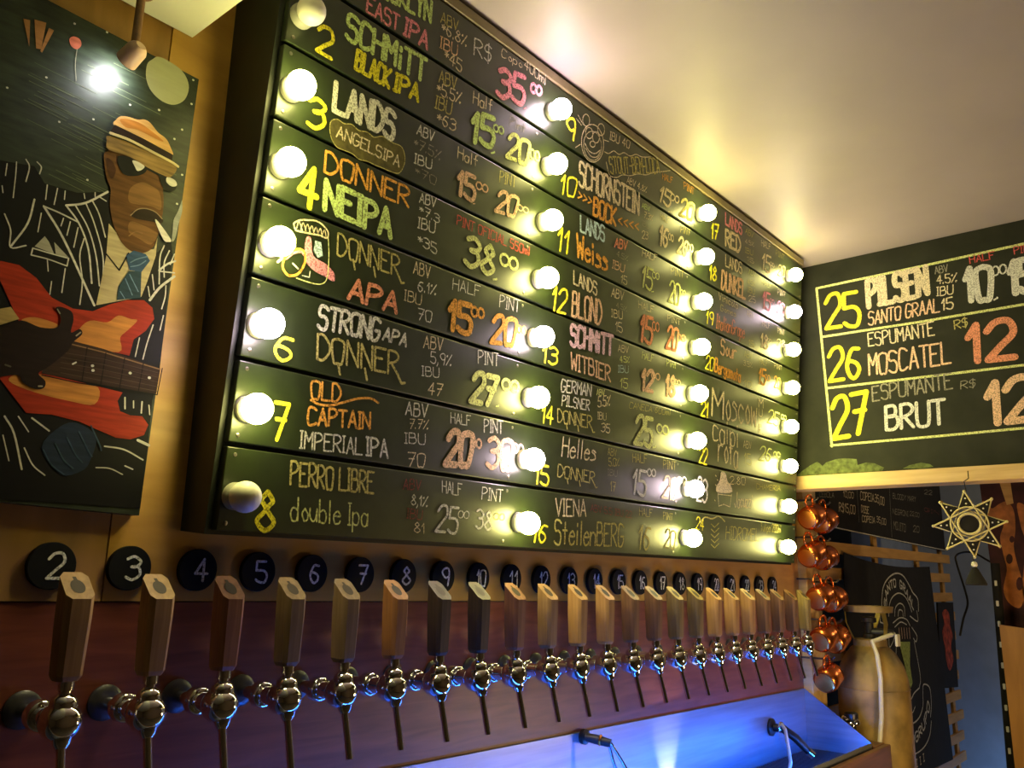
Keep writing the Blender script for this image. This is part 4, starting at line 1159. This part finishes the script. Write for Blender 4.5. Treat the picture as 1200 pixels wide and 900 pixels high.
PA(b, [(-20, 395), (0, 384), (24, 376), (46, 384), (66, 384), (70, 372), (64, 362), (70, 360), (82, 365), (85, 375), (82, 390), (92, 386), (95, 392), (84, 402), (78, 412), (56, 430), (44, 438), (52, 447), (50, 455), (40, 456), (26, 449), (20, 440), (0, 442), (-20, 446)], *hand, 11, True)
PL(b, [(66, 363), (69, 368)], 1.4, 'nail', (0.30, 0.27, 0.18), 12, False)
PL(b, [(88, 394), (93, 390)], 1.6, 'nail', (0.30, 0.27, 0.18), 12, False)
PL(b, [(44, 453), (48, 453)], 2.0, 'nail', (0.30, 0.27, 0.18), 12, False)
PL(b, [(5, 428), (11, 430)], 2.0, 'nail2', (0.10, 0.09, 0.06), 12, False)
b.build('painted_hand', picture)['label'] = 'dark hand plucking the guitar strings'

# small spotlight on the soffit lighting the painting
hp = on_y(157, 62, 0.012)
aim = PS.pix(128, 92)
aimw = Vector((aim.x, PY, aim.y))
sp = thing('picture_spotlight', 'small cream spotlight on a ceiling bracket lighting the guitarist painting', 'spotlight', (hp.x, hp.y, 1.03))
dv = (aimw - hp).normalized()
b = MB(); b.lathe((0, 0, 0.0), (0, 0, -1), [(0, 0.022), (0.012, 0.022), (0.014, 0.018)], M['brown'], 20); b.build('ceiling_rose', sp)
b = MB(); b.tube([(0, 0, -0.012), (0.0, 0, (hp.z - 1.03) + 0.015)], 0.008, M['brown'], 12); b.build('bracket', sp)
hl = Vector((0, 0, hp.z - 1.03))
b = MB(); b.lathe(hl - dv * 0.022, dv, [(0, 0.010), (0.006, 0.016), (0.012, 0.019), (0.044, 0.0205), (0.046, 0.0205), (0.046, 0.018), (0.040, 0.016)], M['cream'], 28); b.build('lamp_head', sp)
b = MB(); b.lathe(hl + dv * 0.0185, dv, [(0, 0.0155), (0.002, 0.0150)], M['white_led'], 20); b.build('lens', sp)
sl = bpy.data.lights.new('picture_beam', 'SPOT')
sl.energy = 2.6; sl.color = (0.95, 0.97, 1.0); sl.spot_size = math.radians(150); sl.spot_blend = 1.0; sl.shadow_soft_size = 0.012
so = bpy.data.objects.new('picture_beam', sl); C.objects.link(so)
so.location = hl + dv * 0.026
so.rotation_euler = dv.to_track_quat('-Z', 'Y').to_euler()
so.parent = sp

# ================================================================== COPPER MUGS on pegs of the post
def mug_parts():
    b = MB()
    # axis along +x (mouth), base at x=-0.045
    b.lathe((-0.045, 0, 0), (1, 0, 0), [(0.0, 0.038), (0.002, 0.043), (0.012, 0.050), (0.035, 0.0535), (0.060, 0.052), (0.080, 0.049), (0.092, 0.049), (0.094, 0.0505), (0.096, 0.0505), (0.096, 0.0475), (0.080, 0.046), (0.04, 0.050), (0.006, 0.044), (0.004, 0.01)], M['copper'], 36)
    ba = MB()
    ba.lathe((-0.0465, 0, 0), (1, 0, 0), [(0, 0.036), (0.0015, 0.0385)], M['copper2'], 32)
    h = MB()
    h.tube([(p[0], 0, p[1]) for p in [(q.x, q.y) for q in catmull([(-0.022, 0.050), (-0.030, 0.072), (-0.018, 0.094), (0.010, 0.097), (0.030, 0.080), (0.034, 0.050)], 6)]], 0.0055, M['copper'], 10)
    return b, ba, h


mb_, ba_, ha_ = mug_parts()
first = None
mugspots = [(951, 606, 952), (951, 650, 0), (961, 700, 0), (965, 748, 0), (970, 795, 0)]
onr = ['topmost', 'second from the top', 'middle', 'fourth from the top', 'lowest']
for i, (mx, my, _) in enumerate(mugspots):
    P = on_x(mx, my, 3.43 + 0.045)
    P.x -= 0.0
    for j in range(2):
        if i == 4 and j == 1:
            continue
        loc = P + Vector((0.136 * j, -0.006 * j, -0.012 * j))
        lab = '%s copper mug in the %s column hanging beside the menu board' % (onr[i], ('front', 'back')[j])
        if first is None:
            first = thing('copper_mug', lab, 'mug', loc, (0, 0, 0), 'copper mugs hanging on pegs')
            first.scale = (1.05, 1.05, 1.05)
            first.rotation_euler = (0.05, -0.30, -0.12)
            mb_.build('cup', first); ba_.build('base', first); ha_.build('handle', first)
        else:
            r_ = dup(first, loc)
            r_.rotation_euler = (0.05 + random.uniform(-.1, .1), -0.30 + random.uniform(-.1, .12), -0.12 + random.uniform(-.1, .08))
            r_['label'] = lab
        b = MB()
        pz = loc.z + 0.081
        b.tube([(loc.x + 0.018, loc.y - 0.03, pz + 0.012), (loc.x + 0.018, loc.y - 0.02, pz), (loc.x + 0.018, WY - 0.001 if j == 0 else 0.076, pz)], 0.0045, M['steel2'], 10)
        b.build('peg', post_o)

# ================================================================== LATTICE beyond the opening, with its boards
LY = WY + 0.02
lat = thing('wooden_lattice', 'pine slat lattice partition behind the copper mugs and banner', 'lattice', (3.7, LY, FLOOR))
LXE = 6.32
zz = 0.10
while zz > -1.5:
    b = MB()
    xe = LXE + random.uniform(-.02, .05)
    b.box((0.0, -0.018, zz - 0.03 - FLOOR), (xe - 3.7, 0.0, zz + 0.03 - FLOOR), M['pinex'], 0.002)
    b.build('slat', lat)
    zz -= 0.132
for xu in (3.78, 4.75, 5.6, 6.2):
    b = MB(); b.box((xu - 3.7 - 0.03, 0.0, 0), (xu - 3.7 + 0.03, 0.02, 0.52 - FLOOR), M['pinex'], 0.002); b.build('upright', lat)
b = MB(); b.box((0.0, -0.018, 0.46 - FLOOR), (LXE - 3.7, 0, 0.52 - FLOOR), M['pinex'], 0.002); b.build('slat', lat)

# little price board hung on the lattice
QY = LY - 0.03
Q = Surf(Matrix.Translation((0, QY, 0)))
c0, c1, c2, c3 = Q.pix(972, 617), Q.pix(1108, 646), Q.pix(1100, 560), Q.pix(972, 556)
price = thing('price_board', 'small black price board with chalk columns hung under the pine beam', 'chalkboard', (0, QY, 0))
b = MB(); b.add([(c0.x, 0, c0.y), (c1.x, 0, c1.y), (c2.x, 0, c2.y), (c3.x, 0, c3.y), (c0.x, .011, c0.y), (c1.x, .011, c1.y), (c2.x, .011, c2.y), (c3.x, .011, c3.y)],
                [(0, 1, 2, 3), (7, 6, 5, 4), (0, 4, 5, 1), (1, 5, 6, 2), (2, 6, 7, 3), (3, 7, 4, 0)], M['cloth'])
b.build('panel', price)
b = MB()
Q.line(b, [(975, 617.5), (1040, 631), (1108, 645)], 1.3, 'W')
Q.line(b, [(1004, 574), (1006.5, 612)], 0.9, 'D'); Q.line(b, [(1042, 572), (1045, 630)], 0.9, 'D')
b.build('white_edge', price)
b = MB()
for it in [('CEBOLA', (960, 582), (977, 583), (960, 576), 'D', .12), ('10,00', (988, 582), (1000, 584), (988, 575), 'C', .12), ('R$15,00', (983, 599), (1002, 602), (983, 589), 'C', .12),
           ('COPEIA', (1008, 585), (1024, 588), (1008, 576), 'C', .12), ('35,00', (1025, 588), (1036, 592), (1025, 579), 'C', .12), ('DOSE', (1009, 600), (1018, 602), (1009, 592), 'C', .12), ('COPEIA', (1010, 611), (1025, 613), (1010, 604), 'C', .14), ('35,00', (1027, 612), (1038, 615), (1027, 605), 'C', .12),
           ('BLOODY MARY', (1046, 584), (1073, 588), (1046, 578), 'D', .13), ('22', (1083, 579), (1092, 580), (1083, 574), 'D', .13), ('NEGRONI', (1046, 602), (1064, 605), (1046, 596), 'D', .13), ('22,00', (1066, 604), (1077, 606), (1066, 599), 'D', .12), ('MOJITO', (1047, 620), (1061, 623), (1047, 611), 'D', .11), ('20', (1070, 623), (1077, 624), (1070, 616), 'D', .12), ('GIN', (1083, 599), (1100, 603), (1083, 595), 'M', .12)]:
    Q.txt(b, *it[:5], it[5])
b.build('chalk_prices', price)

# black banner with the white emblem
BYb = LY - 0.045
G = Surf(Matrix.Translation((0, BYb, 0)))
ban = thing('fabric_banner', 'black cloth banner with a white bottle emblem hung on the lattice', 'banner', (0, BYb, 0))
b = MB()
nu, nv_ = 10, 14
gr = []
for j in range(nv_ + 1):
    for i in range(nu + 1):
        s_, t_ = i / nu, j / nv_
        sag = 7 * math.sin(s_ * PI) * (1 - t_)
        left = Vector((990 + 12 * t_, 647 + 300 * t_)); right = Vector((1091 + 26 * t_, 664 + 226 * t_))
        px_ = left.lerp(right, s_)
        p = G.pix(px_.x, px_.y + sag)
        gr.append((p.x, 0.006 * math.sin(s_ * 9 + t_ * 2) + 0.006, p.y))
fs = [(j * (nu + 1) + i, (j + 1) * (nu + 1) + i, (j + 1) * (nu + 1) + i + 1, j * (nu + 1) + i + 1) for j in range(nv_) for i in range(nu)]
b.add(gr, fs, M['cloth'], True)
n0 = len(gr)
b.add([(g[0], g[1] + 0.003, g[2]) for g in gr], [tuple(reversed(f)) for f in fs], M['cloth'], True)
b.build('cloth', ban)


def arc_text(sf, mb, s_, pts, hpx, col, th, flip=False):
    P = [sf.pix(*p) for p in pts]
    P = catmull(P, 8)
    L = [0]
    for i in range(1, len(P)):
        L.append(L[-1] + (P[i] - P[i - 1]).length)
    sc_ = (sf.pix(pts[0][0], pts[0][1] + 5) - sf.pix(*pts[0])).length / 5
    adv = L[-1] / len(s_)
    for q, c in enumerate(s_):
        d = adv * (q + .5)
        k = max(i for i in range(len(L)) if L[i] <= d)
        k = min(k, len(P) - 2)
        p = P[k].lerp(P[k + 1], (d - L[k]) / max(L[k + 1] - L[k], 1e-9))
        tan = (P[k + 1] - P[k]).normalized()
        nrm = Vector((-tan.y, tan.x))
        wdt = WID.get(c, 6)
        for stt in GP.get(c, []):
            mb.stroke([p + tan * ((x - wdt / 2) / 6 * adv * .72) + nrm * ((y - 4.5) / 9 * hpx * sc_) for x, y in stt], th * hpx * sc_, 0.002, CHM[col])


b = MB()
wl = 0.002
G.line(b, [(1033, 722), (1033, 702), (1035, 687), (1041, 677), (1049, 672), (1057, 674), (1064, 684), (1069, 694), (1075, 702), (1076, 716)], 1.9, 'W', wl, True)
G.line(b, [(1041, 722), (1042, 708), (1046, 699), (1053, 695), (1060, 699), (1065, 708), (1068, 717)], 1.6, 'W', wl, True)
G.line(b, [(1031, 717), (1031, 729), (1036, 731)], 1.7, 'W', wl)
arc_text(G, b, 'SANTO GRAAL', [(1037, 713), (1038, 696), (1043, 686), (1051, 683), (1059, 689), (1065, 700), (1071, 712)], 9, 'W', .24)
for l in ([(1048, 722), (1049, 712), (1054, 707), (1059, 711), (1060, 722)], [(1052, 722), (1053, 715), (1057, 716), (1058, 723)], [(1046, 730), (1054, 724), (1062, 726), (1066, 733)], [(1048, 735), (1055, 729), (1062, 732)]):
    G.line(b, l, 1.4, 'W', wl, True)
for q in range(5):
    G.line(b, [(1053 + q * 3, 736), (1054 + q * 3, 748)], 1.6, 'E', wl)
for l in ([(1041, 744), (1042, 758), (1046, 752), (1049, 742)], [(1068, 735), (1074, 745), (1073, 752), (1070, 748)], [(1066, 722), (1075, 728), (1074, 716)], [(1050, 750), (1049, 790)], [(1071, 752), (1078, 792), (1077, 806)]):
    G.line(b, l, 1.4, 'W', wl, True)
G.line(b, [(1056, 819), (1061, 818), (1064, 823), (1068, 818), (1071, 812), (1077, 806)], 1.7, 'W', wl, True)
G.line(b, [(1062, 825), (1066, 832), (1069, 835), (1072, 828)], 1.4, 'W', wl, True)
G.line(b, [(1056, 846), (1066, 849), (1076, 842), (1081, 828), (1081, 812), (1082, 802), (1089, 806), (1091, 825), (1090, 840)], 1.9, 'W', wl, True)
G.line(b, [(1059, 880), (1070, 884), (1082, 876), (1089, 862), (1091, 845)], 1.7, 'W', wl, True)
arc_text(G, b, 'FOTOGRUPO', [(1052, 866), (1062, 869), (1072, 865), (1081, 851), (1086, 836), (1088, 822)], 11, 'W', .22)
arc_text(G, b, 'HUHIIII', [(1054, 893), (1068, 896), (1076, 893), (1084, 886)], 9, 'C', .2)
G.area(b, [(1053, 752), (1066, 752), (1066, 780), (1069, 800), (1067, 806), (1064, 800), (1060, 780)], M['leaf'] if 'leaf' in M else mat('green_print', (0.33, 0.42, 0.10), 0.9, var=0.4, scale=60), wl)
b.build('printed_emblem', ban)

# small red picture
RS = Surf(Matrix.Translation((0, LY - 0.03, 0)))
rr = [RS.pix(*p) for p in ((1103, 807), (1123, 805), (1117, 706), (1099, 706))]
b = MB()
b.hexa([(rr[0].x, 0, rr[0].y), (rr[1].x, 0, rr[1].y), (rr[1].x, .011, rr[1].y), (rr[0].x, .011, rr[0].y), (rr[3].x, 0, rr[3].y), (rr[2].x, 0, rr[2].y), (rr[2].x, .011, rr[2].y), (rr[3].x, .011, rr[3].y)], M['cloth'])
RS.area(b, [(1104, 718), (1108, 714), (1112, 720), (1113, 732), (1116, 745), (1114, 758), (1117, 772), (1113, 786), (1109, 776), (1107, 758), (1104, 742), (1106, 730)], M['redprint'], 0.002, True)
tag(b.build('framed_poster', loc=(0, LY - 0.03, 0)), 'narrow dark poster with a red figure on the lattice beside the banner', 'poster')

# ================================================================== GAS CYLINDER
gp = on_x(1020, 800, 3.83)
gx, gy = 3.83, gp.y - 0.012
gas = thing('gas_cylinder', 'tall worn yellowish gas cylinder with guard collar behind the drip tray', 'gas cylinder', (gx, gy, FLOOR))
ztop = -0.36 - FLOOR
b = MB()
b.lathe((0, 0, 0), (0, 0, 1), [(0, 0.13), (0.02, 0.15), (0.05, 0.158), (ztop - 0.20, 0.158), (ztop - 0.15, 0.155), (ztop - 0.09, 0.140), (ztop - 0.04, 0.112), (ztop - 0.01, 0.085), (ztop, 0.072)], M['gas'], 48)
b.torus((0, 0, ztop - 0.19), (0, 0, 1), 0.158, 0.003, M['gas'], 48, 8)
b.build('tank', gas)
b = MB(); b.lathe((0, 0, ztop - 0.005), (0, 0, 1), [(0, 0.076), (0.030, 0.076), (0.034, 0.070)], M['gas'], 32); b.build('neck_ring', gas)
b = MB()
zc = ztop + 0.165
b.lathe((0, 0, zc - 0.014), (0, 0, 1), [(0, 0.108), (0.028, 0.113), (0.028, 0.104), (0, 0.100)], M['gas'], 40, False)
for a in (-2.2, -0.2, 1.8):
    ca, sa = math.cos(a), math.sin(a)
    vs = []
    for (r_0, z_, da) in ((0.108, zc, 0.0), (0.104, ztop + 0.10, 0.18), (0.086, ztop + 0.05, 0.32), (0.074, ztop + 0.02, 0.40)):
        for dw in (-0.11, 0.11):
            vs.append((r_0 * math.cos(a + da + dw), r_0 * math.sin(a + da + dw), z_))
            vs.append(((r_0 - 0.005) * math.cos(a + da + dw), (r_0 - 0.005) * math.sin(a + da + dw), z_))
    fs = []
    for l in range(3):
        o_ = l * 4
        for (p, q) in ((0, 2), (2, 3), (3, 1), (1, 0)):
            fs.append((o_ + p, o_ + q, o_ + 4 + q, o_ + 4 + p))
    b.add(vs, fs, M['brass'])
b.build('guard_collar', gas)
b = MB()
b.lathe((0, 0, ztop + 0.02), (0, 0, 1), [(0, 0.03), (0.03, 0.03), (0.035, 0.02), (0.08, 0.02), (0.085, 0.034), (0.105, 0.034), (0.11, 0.02)], M['plastic'], 24)
b.tube([(0, 0, ztop + 0.06), (0.02, -0.07, ztop + 0.06), (0.03, -0.10, ztop + 0.055)], 0.018, M['steel2'], 14)
b.build('valve', gas)
b = MB(); b.box((0.0, -0.125, ztop + 0.0), (0.045, -0.112, ztop + 0.055), M['white'], 0.004, Matrix.Rotation(0.25, 4, 'Y') if False else None); b.build('valve_tag', gas)['label'] = 'white plastic valve tag'
b = MB()
hz = [on_x(1022, 752, gx - 0.14), on_x(1028, 768, gx - 0.15), on_x(1032, 795, gx - 0.16), on_x(1033, 840, gx - 0.165), on_x(1029, 905, gx - 0.17)]
hz = [Vector((gx + 0.03, gy - 0.10, FLOOR + ztop + 0.055))] + hz + [Vector((gx - 0.17, hz[-1].y, -1.3))]
b.tube([Vector(p) - Vector((gx, gy, FLOOR)) for p in hz], 0.010, M['white'], 12)
b.build('hose', gas)['label'] = 'pale plastic gas hose'
# chrome couplings clutter between tray end and cylinder
cp = on_x(998, 845, 3.60)
r_ = thing('pressure_regulator', 'dark pressure regulator with chrome knobs behind the tray end', 'regulator', (3.60, cp.y, -0.756))
b = MB(); b.lathe((0, 0, 0), (0, 0, 1), [(0, 0.03), (0.015, 0.03), (0.02, 0.018), (0.07, 0.018), (0.075, 0.03), (0.11, 0.03), (0.115, 0.022)], M['plastic'], 20); b.build('body', r_)
for q, (dx_, dy_) in enumerate(((-0.035, 0.02), (-0.03, -0.035), (-0.04, -0.01))):
    b = MB(); b.lathe((0, 0, 0.085 - 0.012 * q), (dx_, dy_, 0.004), [(0.0, 0.008), (0.028, 0.008), (0.03, 0.014), (0.044, 0.014), (0.047, 0.010)], M['chrome'], 16); b.build('knob', r_)

# ================================================================== STAR LANTERN with tassel
st0 = on_x(1136, 614, XH - 0.05)
star = thing('star_ornament', 'eight pointed straw star ornament hanging from the pine beam', 'ornament', st0, (0, 0, -PI / 2 + 0.25))
R1 = 0.130
pts8 = [(R1 * math.sin(k * PI / 4 - 0.06), R1 * math.cos(k * PI / 4 - 0.06)) for k in range(8)]
b = MB()
for k in range(8):
    p, q = pts8[k], pts8[(k + 3) % 8]
    off = 0.004 if k % 2 else -0.004
    b.tube([(p[0], off, p[1]), (q[0], off, q[1])], 0.0032, M['straw'], 8)
for p in pts8:
    b.ball((p[0], 0, p[1]), 0.006, M['straw'], 10, 8)
b.build('straw_frame', star)
b = MB()
for k in range(8):
    p = Vector(pts8[k])
    a0, a1 = k * PI / 4 - 0.06 - 0.39, k * PI / 4 - 0.06 + 0.39
    r2 = 0.072
    tri = [(p.x * .93, p.y * .93), (r2 * math.sin(a0), r2 * math.cos(a0)), (r2 * math.sin(a1), r2 * math.cos(a1))]
    b.add([(t[0], -0.0015, t[1]) for t in tri] + [(t[0], 0.0015, t[1]) for t in tri], [(0, 1, 2), (5, 4, 3), (0, 3, 4, 1), (1, 4, 5, 2), (2, 5, 3, 0)], M['cloth'])
    for f_ in (0.62, 0.78):
        b.ball((p.x * f_, -0.004, p.y * f_), 0.0035, M['white'], 8, 6)
b.build('dark_points', star)
b = MB(); b.torus((0, -0.004, 0), (0, 1, 0), 0.067, 0.0032, M['straw'], 32, 8); b.torus((0, -0.006, 0), (0, 1, 0), 0.040, 0.005, M['straw'], 28, 8); b.build('ring', star)
b = MB(); b.lathe((0, 0.003, 0), (0, -1, 0), [(0, 0.034), (0.006, 0.034), (0.010, 0.022)], M['cloth'], 24); b.build('centre', star)
b = MB()
lz = st0.z
b.tube([(0, 0, R1), (-0.004, 0, 0.17), (0.0, 0.0, 0.338 - lz), (0.012, -0.022, 0.345 - lz), (0.012, -0.022, 0.375 - lz)], 0.002, M['cloth'], 6)
b.tube([(0, 0, -R1), (0.003, 0, -R1 - 0.02)], 0.002, M['cloth'], 6)
b.build('cord', star)
b = MB(); b.ball((0.003, 0, -R1 - 0.028), 0.012, M['white'], 14, 10); b.lathe((0.003, 0, -R1 - 0.038), (0, 0, -1), [(0, 0.008), (0.01, 0.014), (0.05, 0.034), (0.066, 0.040), (0.070, 0.036)], M['cloth'], 20); b.build('tassel', star)

# cable from the lattice to the right
b = MB()
cpts = [on_x(p[0], p[1], 5.2) for p in ((1125, 745), (1129, 725), (1134, 708), (1131, 692), (1126, 676), (1121, 660), (1120, 652), (1126, 648), (1136, 647), (1146, 650), (1158, 657), (1175, 665), (1200, 671), (1230, 676))]
cpts = [CAM + (ray(q.x, q.y) * ((5.2 - CAM.x) / ray(q.x, q.y).x)) for q in catmull([(1125, 745), (1129, 725), (1134, 708), (1131, 692), (1126, 676), (1121, 660), (1120, 652), (1126, 648), (1136, 647), (1146, 650), (1158, 657), (1175, 665), (1200, 671), (1230, 676)], 4)]
b.tube(cpts, 0.006, M['plastic'], 8)
tag(b.build('hanging_cable'), 'thin dark cable strung beside the lattice end before the blue wall', 'cable')

# ================================================================== RIGHT EDGE: painted hanging, beaded strip, amber board
TXP = 4.75
HM = Matrix.Translation((TXP, 0, 0)) @ Matrix.Rotation(-PI / 2, 4, 'Z')
H = Surf(HM)
hang = thing('painted_hanging', 'dark red hanging painted with orange figures at the right edge', 'wall hanging', (TXP, 0, 0), (0, 0, -PI / 2))
b = MB()
p0, p1 = H.pix(1147, 560), H.pix(1172, 745)
q0, q1 = H.pix(1300, 540), H.pix(1300, 760)
b.add([(p1.x, 0, p1.y), (q1.x, 0, q1.y), (q0.x, 0, q0.y), (p0.x, 0, p0.y), (p1.x, .02, p1.y), (q1.x, .02, q1.y), (q0.x, .02, q0.y), (p0.x, .02, p0.y)],
      [(0, 1, 2, 3), (7, 6, 5, 4), (0, 4, 5, 1), (1, 5, 6, 2), (2, 6, 7, 3), (3, 7, 4, 0)], M['maroon'])
b.build('cloth', hang)
b = MB()
H.area(b, [(1154, 590), (1162, 596), (1172, 590), (1180, 588), (1188, 598), (1190, 620), (1188, 640), (1192, 660), (1200, 690), (1196, 712), (1182, 706), (1176, 690), (1180, 668), (1176, 650), (1172, 630), (1176, 615), (1166, 612), (1156, 604)], M['orange'], 0.002, True)
H.area(b, [(1192, 590), (1205, 596), (1215, 620), (1212, 660), (1220, 700), (1205, 720), (1198, 690), (1202, 640), (1196, 615)], M['orange'], 0.002, True)
for (ex, ey, rx_, ry_) in ((1183, 655, 4, 6), (1195, 684, 4, 8), (1186, 632, 3, 4)):
    H.area(b, [(ex + rx_ * math.cos(t * PI / 6), ey + ry_ * math.sin(t * PI / 6)) for t in range(12)], M['maroon'], 0.003)
for l in ([(1152, 588), (1158, 592), (1163, 600)], [(1162, 600), (1170, 601), (1176, 598)], [(1158, 626), (1166, 634), (1172, 642)], [(1164, 683), (1172, 686)]):
    H.line(b, l, 2.2, M['orange'], 0.003, True)
b.build('painted_figures', hang)
b = MB()
H.area(b, [(1171, 564), (1184, 563), (1188, 590), (1180, 592)], M['pinex'], 0.006)
b.build('batten', hang)
# patterned strip
bs = MB()
pa, pb_ = on_x(1166, 660, 4.6), on_x(1186, 905, 4.6)
L_ = (pb_ - pa)
bs.tube([pa, pa + L_ * 0.5, pb_], 0.022, M['cloth'], 10)
rt_ = tag(bs.build('beaded_strip'), 'black and white beaded strip hanging beside the blue wall', 'bead strip')
b = MB()
for k in range(9):
    t_ = 0.1 + 0.1 * k
    p = pa + L_ * t_
    b.box((p.x - 0.026, p.y - 0.007, p.z - 0.014), (p.x - 0.012, p.y + 0.006, p.z + 0.014), M['white'], 0.003)
b.build('white_beads', rt_)
# amber board
AM = Matrix.Translation((4.45, 0, 0)) @ Matrix.Rotation(-PI / 2, 4, 'Z')
A_ = Surf(AM)
p0, p1, q0, q1 = A_.pix(1171, 732), A_.pix(1190, 905), A_.pix(1300, 752), A_.pix(1300, 920)
b = MB()
zf = FLOOR
dxdz = (p1.x - p0.x) / (p1.y - p0.y)
pf = p0.x + dxdz * (zf - p0.y)
b.add([(pf, 0, zf), (q1.x, 0, zf), (q0.x, 0, q0.y), (p0.x, 0, p0.y), (pf, .03, zf), (q1.x, .03, zf), (q0.x, .03, q0.y), (p0.x, .03, p0.y)],
      [(0, 1, 2, 3), (7, 6, 5, 4), (0, 4, 5, 1), (1, 5, 6, 2), (2, 6, 7, 3), (3, 7, 4, 0)], M['doorwood'])
o = b.build('wooden_board')
o.location = (4.45, 0, 0); o.rotation_euler = (0, 0, -PI / 2)
tag(o, 'amber wooden board standing at the lower right edge', 'board')

# unseen blue tube added in the back room to light the pale wall
b = MB(); b.tube([(6.75, -1.3, FLOOR + 0.04), (6.75, 0.2, FLOOR + 0.04)], 0.02, M['fillblue'], 12)
tag(b.build('blue_fill_tube'), 'blue fill tube added on the floor before the pale blue wall', 'tube light')
